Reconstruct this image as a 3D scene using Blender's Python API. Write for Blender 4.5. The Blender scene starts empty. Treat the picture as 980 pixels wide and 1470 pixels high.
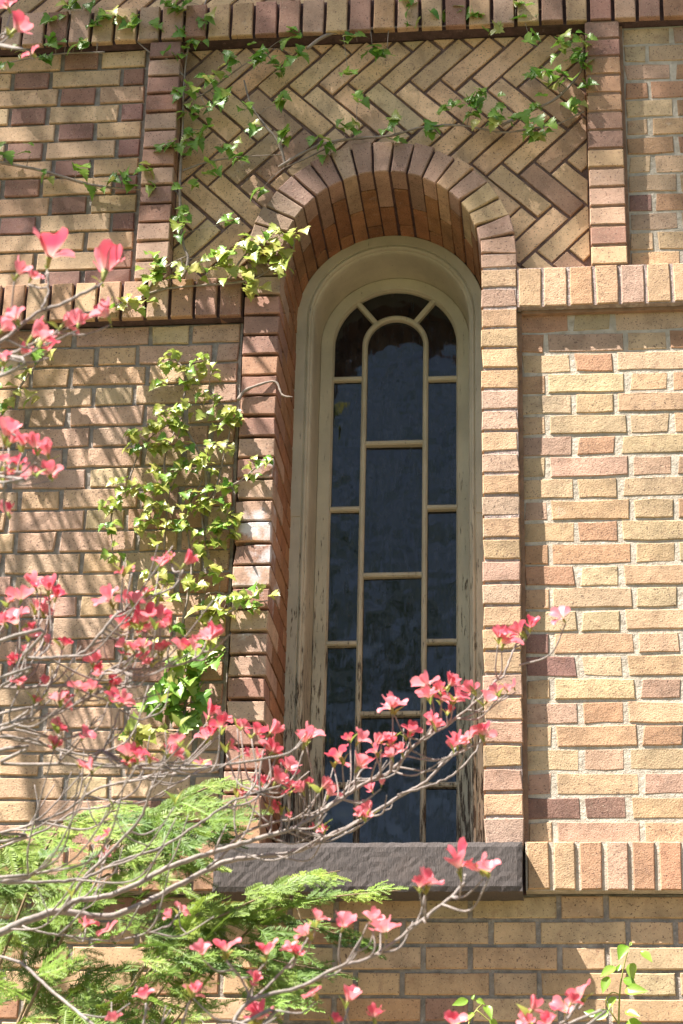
import bpy, math, random
import numpy as np
from mathutils import Vector, Matrix, Euler

# ------------------------------------------------------------------ scene, camera, light
SC = bpy.context.scene
COL = SC.collection
random.seed(7)
RNG = np.random.default_rng(7)
V = Vector

CAM = V((0.117, -5.583, -1.373))
YAW, PIT, ROL = -0.11340, 0.39807, 0.02327
FPX = 3000.0
def cam_axes():
    cy, sy, cp, sp = math.cos(YAW), math.sin(YAW), math.cos(PIT), math.sin(PIT)
    fwd = V((sy*cp, cy*cp, sp)); right = V((cy, -sy, 0)); up = right.cross(fwd)
    cr, sr = math.cos(ROL), math.sin(ROL)
    return right*cr + up*sr, up*cr - right*sr, fwd
CR, CU, CF = cam_axes()
cd = bpy.data.cameras.new('camera'); cam = bpy.data.objects.new('camera', cd); COL.objects.link(cam)
cam.matrix_world = Matrix(((CR.x, CU.x, -CF.x, CAM.x), (CR.y, CU.y, -CF.y, CAM.y), (CR.z, CU.z, -CF.z, CAM.z), (0, 0, 0, 1)))
cd.sensor_fit = 'VERTICAL'; cd.sensor_height = 36.0; cd.sensor_width = 24.0
cd.lens = FPX/1470*36.0
cd.clip_start = 0.05; cd.clip_end = 2000
cd.dof.use_dof = True; cd.dof.focus_distance = 6.1; cd.dof.aperture_fstop = 11.0
SC.camera = cam

def at(px, py, Y):
    """world point on the vertical plane y=Y seen at a pixel of the photograph"""
    d = CR*((px-490)/FPX) + CU*((735-py)/FPX) + CF
    return CAM + d*((Y-CAM.y)/d.y)
def topx(p):
    d = V(p) - CAM; w = d.dot(CF)
    return 490+FPX*d.dot(CR)/w, 735-FPX*d.dot(CU)/w

SUNV = V((7.3, 4.5, -13.8)); SUN = SUNV.normalized()          # the way the light travels
SRC = -SUN
world = bpy.data.worlds.new('World'); SC.world = world; world.use_nodes = True
wn = world.node_tree.nodes; wl = world.node_tree.links
bg = wn['Background']; sky = wn.new('ShaderNodeTexSky'); sky.sky_type = 'NISHITA'; sky.sun_disc = False
sky.sun_elevation = math.asin(SRC.z); sky.sun_rotation = math.atan2(SRC.x, SRC.y)
sky.air_density = 0.8; sky.dust_density = 1.5; sky.ozone_density = 0.6
wl.new(sky.outputs[0], bg.inputs[0]); bg.inputs[1].default_value = 0.058
sl = bpy.data.lights.new('sun', 'SUN'); sl.energy = 5.0; sl.angle = math.radians(0.5); sl.color = (1.0, 0.95, 0.87)
so = bpy.data.objects.new('sun', sl); COL.objects.link(so); so.rotation_euler = SUN.to_track_quat('-Z', 'Y').to_euler(); so.location = (-8, -5, 16)
SC.view_settings.view_transform = 'Standard'; SC.view_settings.look = 'None'
SC.view_settings.exposure = 1.78; SC.view_settings.gamma = 1.0
SC.cycles.max_bounces = 8

# ------------------------------------------------------------------ materials
def newmat(name):
    m = bpy.data.materials.new(name); m.use_nodes = True
    nt = m.node_tree; b = nt.nodes['Principled BSDF']
    return m, nt, b
def nd(nt, t, **kw):
    n = nt.nodes.new(t)
    for k, v in kw.items():
        if k in n.inputs.keys() if isinstance(k, str) else False: n.inputs[k].default_value = v
        else: setattr(n, k, v)
    return n
def noise(nt, vec, scale, detail=3.0, rough=0.6):
    n = nt.nodes.new('ShaderNodeTexNoise'); n.inputs['Scale'].default_value = scale
    n.inputs['Detail'].default_value = detail; n.inputs['Roughness'].default_value = rough
    nt.links.new(vec, n.inputs['Vector']); return n.outputs['Fac']
def ramp(nt, fac, stops):
    r = nt.nodes.new('ShaderNodeValToRGB'); e = r.color_ramp.elements
    while len(e) < len(stops): e.new(0.5)
    for q, (p, c) in zip(e, stops):
        q.position = p; q.color = (c, c, c, 1) if not isinstance(c, tuple) else (*c, 1)
    nt.links.new(fac, r.inputs[0]); return r.outputs[0]
def mix(nt, fac, a, b, mode='MIX'):
    n = nt.nodes.new('ShaderNodeMix'); n.data_type = 'RGBA'; n.blend_type = mode
    for v, i in ((fac, 0), (a, 6), (b, 7)):
        if isinstance(v, (int, float)): n.inputs[i].default_value = v
        elif isinstance(v, tuple): n.inputs[i].default_value = (*v, 1)
        else: nt.links.new(v, n.inputs[i])
    return n.outputs[2]
def bump(nt, b, hs):
    """hs: list of (height output, distance)"""
    prev = None
    for h, d in hs:
        n = nt.nodes.new('ShaderNodeBump'); n.inputs['Distance'].default_value = d
        nt.links.new(h, n.inputs['Height'])
        if prev: nt.links.new(prev, n.inputs['Normal'])
        prev = n.outputs[0]
    nt.links.new(prev, b.inputs['Normal'])

def brick_mat(name, src='OBJ', white=0.0, grit=1.0):
    m, nt, b = newmat(name)
    tc = nt.nodes.new('ShaderNodeTexCoord'); oi = nt.nodes.new('ShaderNodeObjectInfo')
    if src == 'OBJ':
        mul = nt.nodes.new('ShaderNodeVectorMath'); mul.operation = 'SCALE'
        comb = nt.nodes.new('ShaderNodeCombineXYZ')
        for i in range(3): nt.links.new(oi.outputs['Random'], comb.inputs[i])
        nt.links.new(comb.outputs[0], mul.inputs[0]); mul.inputs['Scale'].default_value = 37.0
        ad = nt.nodes.new('ShaderNodeVectorMath'); nt.links.new(tc.outputs['Object'], ad.inputs[0]); nt.links.new(mul.outputs[0], ad.inputs[1])
        vec = ad.outputs[0]; base = oi.outputs['Color']
    else:
        vec = tc.outputs['Object']; at_ = nt.nodes.new('ShaderNodeAttribute'); at_.attribute_name = 'Col'; base = at_.outputs['Color']
    n1 = noise(nt, vec, 14, 4, 0.6)
    c = mix(nt, 1.0, base, ramp(nt, n1, [(0.28, 0.66), (0.5, 0.95), (0.72, 1.14)]), 'MULTIPLY')
    n2 = noise(nt, vec, 45, 3, 0.6)                                   # warm burnt clouds
    c = mix(nt, ramp(nt, n2, [(0.56, 0.0), (0.76, 0.45)]), c, (0.26, 0.12, 0.07))
    n3 = noise(nt, vec, 190, 2, 0.5)                                  # iron specks
    c = mix(nt, ramp(nt, n3, [(0.61, 0.0), (0.69, 0.78)]), c, (0.075, 0.038, 0.032))
    n4 = noise(nt, vec, 330, 2, 0.5)
    c = mix(nt, ramp(nt, n4, [(0.62, 0.0), (0.72, 0.40)]), c, (0.72, 0.60, 0.44))
    if white:
        n5 = noise(nt, vec, 9, 4, 0.65)
        c = mix(nt, ramp(nt, n5, [(0.50, 0.0), (0.62, white)]), c, (0.66, 0.62, 0.62))
    ge = nt.nodes.new('ShaderNodeNewGeometry'); mp = nt.nodes.new('ShaderNodeMapping'); nt.links.new(ge.outputs['Position'], mp.inputs[0]); mp.inputs['Scale'].default_value = (1, 1, 0.45)
    st = noise(nt, mp.outputs[0], 3.2, 5, 0.62)                         # weathering that runs across many bricks
    c = mix(nt, 1.0, c, ramp(nt, st, [(0.32, 0.72), (0.5, 0.97), (0.68, 1.06)]), 'MULTIPLY')
    c = mix(nt, ramp(nt, noise(nt, mp.outputs[0], 21, 5, 0.7), [(0.60, 0.0), (0.74, 0.35)]), c, (0.13, 0.10, 0.09))
    c = mix(nt, ramp(nt, noise(nt, ge.outputs['Position'], 13, 5, 0.7), [(0.64, 0.0), (0.78, 0.30)]), c, (0.62, 0.56, 0.50))
    nt.links.new(c, b.inputs['Base Color'])
    b.inputs['Roughness'].default_value = 0.82; b.inputs['Specular IOR Level'].default_value = 0.35
    bump(nt, b, [(noise(nt, vec, 30, 4, 0.6), 0.0035*grit), (noise(nt, vec, 230, 3, 0.7), 0.0024*grit)])
    return m
M = {}
M['brick'] = brick_mat('brick')
M['brick_smooth'] = brick_mat('brick_smooth', grit=0.45)
M['brick_white'] = brick_mat('brick_efflorescence', white=0.8, grit=0.6)
M['brick_far'] = brick_mat('brick_far', src='ATT')

def simple(name, col, rough=0.85, var=0.25, scale=25, bumps=(), spec=0.3, col2=None, c2=(0.5, 0.65)):
    m, nt, b = newmat(name); tc = nt.nodes.new('ShaderNodeTexCoord'); vec = tc.outputs['Object']
    n1 = noise(nt, vec, scale, 4, 0.6)
    c = mix(nt, 1.0, col, ramp(nt, n1, [(0.3, 1-var), (0.7, 1+var*0.5)]), 'MULTIPLY')
    if col2:
        c = mix(nt, ramp(nt, noise(nt, vec, scale*2.3, 5, 0.7), [(c2[0], 0.0), (c2[1], 1.0)]), c, col2)
    nt.links.new(c, b.inputs['Base Color']); b.inputs['Roughness'].default_value = rough
    b.inputs['Specular IOR Level'].default_value = spec
    if bumps: bump(nt, b, [(noise(nt, vec, s, 4, 0.65), d) for s, d in bumps])
    return m
M['mortar_light'] = simple('mortar_light', (0.54, 0.465, 0.375), 0.9, 0.3, 20, [(60, 0.006), (300, 0.002)], col2=(0.40, 0.33, 0.25))
M['mortar_grey'] = simple('mortar_grey', (0.35, 0.30, 0.26), 0.95, 0.4, 25, [(60, 0.008), (280, 0.003)], col2=(0.46, 0.42, 0.38), c2=(0.55, 0.7))
M['mortar_dark'] = simple('mortar_dark', (0.115, 0.068, 0.066), 0.95, 0.4, 30, [(60, 0.006), (280, 0.003)], col2=(0.24, 0.16, 0.15), c2=(0.6, 0.75))
M['mortar_brown'] = simple('mortar_brown', (0.21, 0.13, 0.11), 0.95, 0.4, 30, [(60, 0.006), (280, 0.003)], col2=(0.30, 0.21, 0.18), c2=(0.56, 0.72))
M['mortar_pink'] = simple('mortar_pink', (0.46, 0.35, 0.31), 0.95, 0.3, 30, [(70, 0.008), (280, 0.003)], col2=(0.60, 0.52, 0.48), c2=(0.5, 0.65))
M['mortar_tan'] = simple('mortar_tan', (0.33, 0.20, 0.13), 0.95, 0.3, 30, [(50, 0.005), (280, 0.002)])
M['room'] = simple('room', (0.03, 0.028, 0.026), 0.95)
M['lead'] = simple('flashing', (0.10, 0.09, 0.08), 0.6)

def paint_mat(name, col, crackz=1.0):
    m, nt, b = newmat(name); tc = nt.nodes.new('ShaderNodeTexCoord'); vec = tc.outputs['Object']
    mp = nt.nodes.new('ShaderNodeMapping'); nt.links.new(vec, mp.inputs[0]); mp.inputs['Scale'].default_value = (1, 1, 0.12)
    c = mix(nt, 1.0, col, ramp(nt, noise(nt, vec, 6, 5, 0.6), [(0.3, 0.78), (0.7, 1.08)]), 'MULTIPLY')
    sx = nt.nodes.new('ShaderNodeSeparateXYZ'); nt.links.new(vec, sx.inputs[0])
    mr = nt.nodes.new('ShaderNodeMapRange'); nt.links.new(sx.outputs['Z'], mr.inputs[0])
    mr.inputs[1].default_value = 1.3; mr.inputs[2].default_value = 0.1; mr.inputs[3].default_value = 0.0; mr.inputs[4].default_value = 0.16
    fl = noise(nt, mp.outputs[0], 110, 6, 0.75)                       # paint flaked to bare wood, worse near the sill
    ad = nt.nodes.new('ShaderNodeMath'); ad.operation = 'ADD'; nt.links.new(fl, ad.inputs[0]); nt.links.new(mr.outputs[0], ad.inputs[1])
    fm = ramp(nt, ad.outputs[0], [(0.635, 0.0), (0.70, 1.0)])
    c = mix(nt, fm, c, (0.10, 0.072, 0.05))
    sp = ramp(nt, noise(nt, vec, 70, 4, 0.7), [(0.66, 0.0), (0.74, 0.7)])
    c = mix(nt, sp, c, (0.16, 0.12, 0.085))
    nt.links.new(c, b.inputs['Base Color']); b.inputs['Roughness'].default_value = 0.6; b.inputs['Specular IOR Level'].default_value = 0.35
    inv = nt.nodes.new('ShaderNodeMath'); inv.operation = 'SUBTRACT'; inv.inputs[0].default_value = 1.0; nt.links.new(fm, inv.inputs[1])
    bump(nt, b, [(inv.outputs[0], 0.0012), (noise(nt, mp.outputs[0], 150, 5, 0.7), 0.0015), (noise(nt, vec, 400, 2, 0.5), 0.0005)])
    return m
M['paint'] = paint_mat('old_cream_paint', (0.60, 0.54, 0.41))
M['paint_sash'] = paint_mat('old_sash_paint', (0.64, 0.575, 0.43))

def sill_mat():
    m, nt, b = newmat('brownstone'); tc = nt.nodes.new('ShaderNodeTexCoord'); vec = tc.outputs['Object']
    mp = nt.nodes.new('ShaderNodeMapping'); nt.links.new(vec, mp.inputs[0]); mp.inputs['Scale'].default_value = (1, 1, 0.16)
    h = noise(nt, mp.outputs[0], 420, 3, 0.6)
    c = mix(nt, 1.0, (0.098, 0.080, 0.075), ramp(nt, h, [(0.3, 0.6), (0.7, 1.3)]), 'MULTIPLY')
    c = mix(nt, ramp(nt, noise(nt, vec, 12, 4), [(0.5, 0), (0.75, 0.5)]), c, (0.14, 0.105, 0.09))
    nt.links.new(c, b.inputs['Base Color']); b.inputs['Roughness'].default_value = 0.9
    bump(nt, b, [(h, 0.0020)])
    return m
M['sill'] = sill_mat()

def glass_mat():
    m, nt, b = newmat('old_dark_glass'); tc = nt.nodes.new('ShaderNodeTexCoord'); vec = tc.outputs['Object']
    mp = nt.nodes.new('ShaderNodeMapping'); nt.links.new(vec, mp.inputs[0]); mp.inputs['Scale'].default_value = (1, 1, 0.25)
    st = noise(nt, mp.outputs[0], 60, 5, 0.7)
    c = mix(nt, ramp(nt, st, [(0.45, 0.0), (0.75, 1.0)]), (0.007, 0.008, 0.010), (0.028, 0.031, 0.038))
    nt.links.new(c, b.inputs['Base Color'])
    b.inputs['IOR'].default_value = 1.62
    rr = nt.nodes.new('ShaderNodeMapRange'); nt.links.new(st, rr.inputs[0]); rr.inputs[3].default_value = 0.02; rr.inputs[4].default_value = 0.12
    nt.links.new(rr.outputs[0], b.inputs['Roughness'])
    bump(nt, b, [(noise(nt, vec, 7, 2, 0.5), 0.006), (noise(nt, mp.outputs[0], 35, 2, 0.5), 0.0006)])
    return m
M['glass'] = glass_mat()

def leaf_mat(name, c1, c2, trans=0.45, rough=0.45, spec=0.4, scale=60):
    m, nt, b = newmat(name); oi = nt.nodes.new('ShaderNodeObjectInfo'); tc = nt.nodes.new('ShaderNodeTexCoord')
    c = mix(nt, oi.outputs['Random'], c1, c2)
    c = mix(nt, 1.0, c, ramp(nt, noise(nt, tc.outputs['Object'], scale, 3), [(0.3, 0.75), (0.7, 1.2)]), 'MULTIPLY')
    nt.links.new(c, b.inputs['Base Color']); b.inputs['Roughness'].default_value = rough; b.inputs['Specular IOR Level'].default_value = spec
    tr = nt.nodes.new('ShaderNodeBsdfTranslucent'); nt.links.new(c, tr.inputs[0])
    ms = nt.nodes.new('ShaderNodeMixShader'); ms.inputs[0].default_value = trans
    out = nt.nodes['Material Output']
    nt.links.new(b.outputs[0], ms.inputs[1]); nt.links.new(tr.outputs[0], ms.inputs[2]); nt.links.new(ms.outputs[0], out.inputs[0])
    return m
M['ivy'] = leaf_mat('ivy_leaf', (0.13, 0.29, 0.03), (0.26, 0.40, 0.06), 0.35, 0.38, 0.5)
M['ivy_sunlit'] = leaf_mat('ivy_sunlit_leaf', (0.30, 0.42, 0.06), (0.50, 0.46, 0.12), 0.4, 0.38, 0.5)  # yellower green: sunshine on the leaves is put into the colour
M['sapling'] = leaf_mat('sapling_leaf', (0.22, 0.42, 0.04), (0.34, 0.50, 0.08), 0.5, 0.35, 0.5)
M['bud'] = leaf_mat('dogwood_leaf', (0.24, 0.34, 0.06), (0.42, 0.42, 0.10), 0.4, 0.5)
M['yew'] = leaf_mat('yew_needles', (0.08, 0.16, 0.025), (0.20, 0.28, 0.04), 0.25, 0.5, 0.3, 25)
M['yew_bright'] = leaf_mat('yew_bright_needles', (0.20, 0.33, 0.05), (0.34, 0.40, 0.07), 0.35, 0.5, 0.3, 25)  # lit sprays: the sun's brightening is put into the needle colour
M['tree_leaf'] = leaf_mat('tree_leaf', (0.07, 0.13, 0.025), (0.10, 0.16, 0.03), 0.3, 0.5)
M['bark'] = simple('dogwood_bark', (0.30, 0.255, 0.23), 0.8, 0.35, 60, [(140, 0.002)], col2=(0.14, 0.12, 0.09), c2=(0.55, 0.7))
M['vine_bark'] = simple('vine_bark', (0.30, 0.24, 0.20), 0.85, 0.3, 60, [(200, 0.001)])
M['tree_bark'] = simple('tree_bark', (0.12, 0.09, 0.07), 0.9, 0.3, 12, [(30, 0.01)])
M['yew_bark'] = simple('yew_bark', (0.24, 0.17, 0.10), 0.85, 0.3, 60)
M['green_stem'] = simple('green_stem', (0.30, 0.30, 0.08), 0.6, 0.2, 60)
def bract_mat():
    m, nt, b = newmat('pink_bract'); oi = nt.nodes.new('ShaderNodeObjectInfo')
    at_ = nt.nodes.new('ShaderNodeAttribute'); at_.attribute_name = 'Col'
    c = mix(nt, oi.outputs['Random'], (0.64, 0.045, 0.11), (0.88, 0.32, 0.38))
    sp = nt.nodes.new('ShaderNodeSeparateColor'); nt.links.new(at_.outputs['Color'], sp.inputs[0])
    c = mix(nt, sp.outputs[0], c, (0.90, 0.66, 0.56))                  # pale, yellowish claw of the bract
    c = mix(nt, sp.outputs[1], c, (0.55, 0.035, 0.06))                  # darker veins and notch
    nt.links.new(c, b.inputs['Base Color']); b.inputs['Roughness'].default_value = 0.45
    tr = nt.nodes.new('ShaderNodeBsdfTranslucent'); nt.links.new(c, tr.inputs[0])
    ms = nt.nodes.new('ShaderNodeMixShader'); ms.inputs[0].default_value = 0.4
    out = nt.nodes['Material Output']
    nt.links.new(b.outputs[0], ms.inputs[1]); nt.links.new(tr.outputs[0], ms.inputs[2]); nt.links.new(ms.outputs[0], out.inputs[0])
    return m
M['bract'] = bract_mat()
M['grass'] = simple('lawn', (0.085, 0.10, 0.04), 0.9, 0.4, 3, [(40, 0.02)], col2=(0.16, 0.13, 0.07), c2=(0.55, 0.7))
M['paving'] = simple('paving', (0.32, 0.245, 0.18), 0.9, 0.25, 4, [(60, 0.004)])

# ------------------------------------------------------------------ mesh helpers
def mesh(name, verts, faces, mat=None, smooth=False):
    me = bpy.data.meshes.new(name); me.from_pydata([tuple(v) for v in verts], [], faces)
    if mat: me.materials.append(mat)
    if smooth: me.shade_smooth()
    me.update(); return me
def obj(name, me, parent=None, loc=(0, 0, 0), rot=None, scale=None, kind=None, color=None):
    o = bpy.data.objects.new(name, me); COL.objects.link(o); o.parent = parent
    o.location = loc
    if rot is not None:
        if isinstance(rot, (Matrix,)): o.rotation_euler = rot.to_euler()
        else: o.rotation_euler = rot
    if scale is not None: o.scale = (scale,)*3 if isinstance(scale, (int, float)) else scale
    if kind: o['kind'] = kind
    if color: o.color = (*color, 1)
    return o
def thing(name, label, cat, loc=(0, 0, 0), group=None):
    o = bpy.data.objects.new(name, None); COL.objects.link(o); o.location = loc; o.empty_display_size = 0.1
    o['label'] = label; o['category'] = cat
    if group: o['group'] = group
    return o
def R_(a, b): return random.uniform(a, b)
def box_vf(x0, x1, y0, y1, z0, z1):
    v = [(x0, y0, z0), (x1, y0, z0), (x1, y1, z0), (x0, y1, z0), (x0, y0, z1), (x1, y0, z1), (x1, y1, z1), (x0, y1, z1)]
    f = [(0, 3, 2, 1), (4, 5, 6, 7), (0, 1, 5, 4), (1, 2, 6, 5), (2, 3, 7, 6), (3, 0, 4, 7)]
    return v, f
class MB:
    def __init__(s): s.v = []; s.f = []; s.c = []
    def add(s, vf, col=None):
        n = len(s.v); s.v += list(vf[0]); s.f += [tuple(i+n for i in f) for f in vf[1]]
        if col is not None: s.c += [col]*len(vf[0])
    def box(s, *a): s.add(box_vf(*a))
    def build(s, name, mat, parent=None, smooth=False, kind=None, loc=(0, 0, 0)):
        me = mesh(name, s.v, s.f, mat, smooth)
        if s.c:
            at_ = me.color_attributes.new('Col', 'FLOAT_COLOR', 'POINT')
            at_.data.foreach_set('color', [q for c in s.c for q in (*c, 1.0)])
        return obj(name, me, parent, loc, kind=kind)

def prism_vf(ring, y0, depth, bev=0.0028, jit=0.0011, sub=True):
    """an uneven, worn-edged block: ring = (x,z) points counter-clockwise seen from the street (-Y)"""
    pts = []
    n = len(ring)
    for i in range(n):
        a = V((ring[i][0], ring[i][1])); b = V((ring[(i+1) % n][0], ring[(i+1) % n][1]))
        cc_ = R_(.003, .007) if jit > .0013 and R_(0, 1) < .10 else 0
        pts.append(a + V((R_(-jit, jit), R_(-jit, jit))) + (V((-a.x, -a.y)).normalized()*cc_ if a.length < .2 else V((0, 0))))
        L = (b-a).length
        if sub and L > 0.09:
            k = 2 if L < 0.16 else 3
            for j in range(1, k): pts.append(a.lerp(b, j/k) + V((R_(-jit, jit), R_(-jit, jit))))
    c = sum(pts, V((0, 0)))/len(pts); m = len(pts); v = []
    for p in pts:
        d = (c-p); q = p + V((math.copysign(min(bev, abs(d.x)), d.x), math.copysign(min(bev, abs(d.y)), d.y))) if m == 4 or True else p
        v.append((q.x, y0 + R_(-0.0006, 0.0006), q.y))
    for p in pts: v.append((p.x, y0+bev*R_(0.8, 1.5), p.y))
    for p in pts: v.append((p.x, y0+depth, p.y))
    f = [tuple(range(m))]
    for k in (0, 1):
        for i in range(m):
            j = (i+1) % m; f.append((k*m+i, (k+1)*m+i, (k+1)*m+j, k*m+j))
    return v, f
_cache = {}
def rect_mesh(w, h, d, mat, nvar=6, name='brick', bev=0.0028, jit=0.0011):
    k = (round(w, 3), round(h, 3), round(d, 3), mat.name, random.randrange(nvar))
    if k not in _cache:
        _cache[k] = mesh(name, *prism_vf([(-w/2, -h/2), (w/2, -h/2), (w/2, h/2), (-w/2, h/2)], 0, d, bev, jit), mat)
    return _cache[k]
def inview(x, y, z, m=40):
    a, b = topx((x, y, z)); return -m < a < 980+m and -m < b < 1470+m
def brick(name, x0, x1, z0, z1, y, d, parent, pal, mat='brick', far=None, bev=0.0028, jit=0.0011):
    c = pick(pal)
    cx, cz = (x0+x1)/2, (z0+z1)/2
    if far is not None and not any(inview(a, y, b) for a in (x0, x1) for b in (z0, z1)):
        far.add(box_vf(x0, x1, y, y+d, z0, z1), c); return None
    me = rect_mesh(x1-x0, z1-z0, d, M[mat], name=name, bev=bev, jit=jit)
    return obj(name, me, parent, (cx, y+R_(-0.0015, 0.0015), cz+R_(-0.0008, 0.0008)), (R_(-.006, .006), R_(-.006, .006), R_(-.006, .006)), color=c)
BUFF = (0.57, 0.40, 0.24); TAN = (0.55, 0.36, 0.21); ORA = (0.47, 0.265, 0.155); PINK = (0.50, 0.32, 0.225)
ROSE = (0.36, 0.195, 0.14); DARK = (0.30, 0.16, 0.125); OLIVE = (0.50, 0.36, 0.22)
PAL = {
 'right_s': [(BUFF, 6), (TAN, 3.5), (PINK, 1.6), (ORA, 2), (OLIVE, 1)],
 'right_h': [(BUFF, 2), (TAN, 2), (PINK, 2), (ORA, 2), (DARK, 0.7), (OLIVE, 1)],
 'left_s': [((0.67, 0.46, 0.285), 5), ((0.62, 0.40, 0.25), 4), (ORA, 0.7)],
 'left_h': [(ROSE, 3), (DARK, 2.5), (TAN, 1)],
 'leftlow_s': [((0.60, 0.40, 0.26), 4), (TAN, 3), ((0.57, 0.355, 0.255), 4), (ORA, .8)],
 'leftlow_h': [(PINK, 3), (TAN, 3), (ROSE, 1), (BUFF, 1.5)],
 'low': [(ORA, 2), (TAN, 5), (ROSE, .8), (OLIVE, 1), (BUFF, 1)],
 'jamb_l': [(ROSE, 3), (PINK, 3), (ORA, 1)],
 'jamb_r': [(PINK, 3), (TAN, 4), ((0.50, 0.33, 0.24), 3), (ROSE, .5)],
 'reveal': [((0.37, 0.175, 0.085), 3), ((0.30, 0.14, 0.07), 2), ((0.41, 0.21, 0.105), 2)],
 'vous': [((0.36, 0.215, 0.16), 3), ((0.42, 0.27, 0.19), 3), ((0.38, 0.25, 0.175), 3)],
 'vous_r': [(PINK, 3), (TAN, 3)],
 'herr': [((0.72, 0.485, 0.28), 4), ((0.70, 0.445, 0.26), 6), (OLIVE, 0.2), ((0.50, 0.31, 0.20), 1.5)],
 'row': [(TAN, 3), (ORA, 2), (PINK, 2), (BUFF, 1)],
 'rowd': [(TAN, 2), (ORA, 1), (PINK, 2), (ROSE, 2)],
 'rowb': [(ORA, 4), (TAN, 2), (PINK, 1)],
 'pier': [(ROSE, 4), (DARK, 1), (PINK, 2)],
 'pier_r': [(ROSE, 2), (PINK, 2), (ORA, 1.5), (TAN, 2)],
}
def pick(p):
    cs = PAL[p]; c = random.choices([q[0] for q in cs], [q[1] for q in cs])[0]
    k = R_(0.88, 1.1); return tuple(min(1, q*k*R_(0.96, 1.04)) for q in c)

# ------------------------------------------------------------------ ground
C_ = 0.0677                                     # one course of the brickwork
GZ = -3.0
g = mesh('lawn', [(-400, -400, GZ), (400, -400, GZ), (400, 400, GZ), (-400, 400, GZ)], [(0, 1, 2, 3)], M['grass'])
obj('ground', g, kind='structure')
pv = MB(); pv.box(-9, 9, -3.2, -1.0, GZ-0.1, GZ+0.05)
pv.build('path', M['paving'], kind='structure')

# ------------------------------------------------------------------ the church wall
B = thing('brick_building', 'tan brick wall with tall round-headed window, herringbone panel and dark stone sill', 'building', (0, 0, GZ))
B.location = (0, 0, 0)
XC, ZC, RI, RO = -0.412, 1.81, 0.305, 0.414      # window arch
XL, XR = -0.717, -0.107                          # opening
JL, JR = -0.824, 0.0                             # outer edges of the jambs
PF = -0.044                                      # proud face of jambs, bands and piers
ZT = 39*C_                                       # underside of the top band

def slab(name, mat, *b, parent=B, kind=None):
    m = MB(); m.box(*b); return m.build(name, M[mat], parent, kind=kind)

# plain fields of flemish bond; first bricks start beside the jamb or pier
def course_segments(par, L):
    out = []
    if par == 0:
        out.append((0.010, 0.077, 'h')); d = 0.0915
        while d < L:
            out.append((d, d+0.222, 's')); out.append((d+0.2365, d+0.3475, 'h')); d += 0.362
    else:
        out.append((0.010, 0.153, 'q')); out.append((0.168, 0.278, 'h')); d = 0.2925
        while d < L:
            out.append((d, d+0.222, 's')); out.append((d+0.2365, d+0.3475, 'h')); d += 0.362
    return out
def field(parent, anchor, sgn, L, k0, k1, pals, y=0.0, mat='brick', shift=0):
    far = MB()
    for k in range(k0, k1):
        z0, z1 = k*C_+0.0040+R_(-.0006, .0006), (k+1)*C_-0.0040+R_(-.0006, .0006)
        for a, b, t in course_segments((k+shift) % 2, L):
            b = min(b, L)
            if b-a < 0.02: continue
            x0, x1 = (anchor+a, anchor+b) if sgn > 0 else (anchor-b, anchor-a)
            j = R_(-0.002, 0.002)
            brick('stretcher_brick' if t == 's' else 'header_brick', x0+j, x1+j, z0, z1, y, 0.09, parent, pals[0] if t == 's' or (t == 'q' and R_(0, 1) < .75) else pals[1], mat, far, jit=0.0024 if mat == 'brick' else 0.0012)
    if far.v: far.build('outer_bricks', M['brick_far'], parent, kind='stuff')
FX = 4.0
wr = slab('right_wall_field', 'mortar_light', 0.002, FX, 0.0026, 0.34, 0.0, 24*C_)
field(wr, 0.0, 1, FX, 0, 24, ('right_s', 'right_h'))
wru = slab('upper_right_wall_field', 'mortar_light', 0.334, FX, 0.0026, 0.34, 26*C_, ZT)
field(wru, 0.336, 1, FX-0.336, 26, 39, ('right_s', 'right_h'), shift=1)
wl_ = slab('left_wall_field', 'mortar_grey', -FX, -0.8355, 0.007, 0.34, 0.0, 24*C_)
field(wl_, -0.8355, -1, FX-0.8355, 0, 24, ('leftlow_s', 'leftlow_h'))
wlu = slab('upper_left_wall_field', 'mortar_grey', -FX, -1.182, 0.010, 0.34, 26*C_, ZT)
field(wlu, -1.184, -1, FX-1.184, 26, 39, ('left_s', 'left_h'), mat='brick_smooth', shift=1)
wb = slab('lower_wall_field', 'mortar_grey', -FX, FX, 0.006, 0.34, GZ+0.1, -2*C_)
farb = MB()
for k in range(int((GZ+0.1)/C_), -2):
    x = -FX + (0.181 if k % 2 else 0.0) + 0.06
    while x < FX-0.4:
        for a, b, t in ((0, 0.222, 'stretcher_brick'), (0.2365, 0.3475, 'header_brick')):
            brick(t, x+a, x+b, k*C_+0.005, (k+1)*C_-0.005, 0, 0.09, wb, 'low', 'brick_smooth', farb)
        x += 0.362
farb.build('outer_bricks', M['brick_far'], wb, kind='stuff')

# rowlock bands
def band(name, x0, x1, z0, z1, y, pitch, w, mat, ym, pal, bmat='brick', d=0.10, jit=0.0013):
    s = slab(name, mat, x0, x1, ym, 0.335, z0+0.002, z1-0.002); far = MB()
    n = int((x1-x0)/pitch)
    for i in range(n):
        a = x0+0.005+i*pitch if abs(x0) < 2 else x1-0.005-w-i*pitch
        brick('rowlock_brick', a, a+w, z0+0.004, z1-0.003, y, d, s, pal, bmat, far, jit=jit)
    if far.v: far.build('outer_bricks', M['brick_far'], s, kind='stuff')
    return s
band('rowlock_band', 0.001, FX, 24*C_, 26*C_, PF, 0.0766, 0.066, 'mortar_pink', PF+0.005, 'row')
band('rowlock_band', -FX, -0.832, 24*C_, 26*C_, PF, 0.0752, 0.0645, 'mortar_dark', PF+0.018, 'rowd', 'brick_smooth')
band('rowlock_band', 0.004, FX, -2*C_, 0.0, -0.046, 0.0700, 0.0575, 'mortar_light', -0.040, 'rowb')
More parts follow.
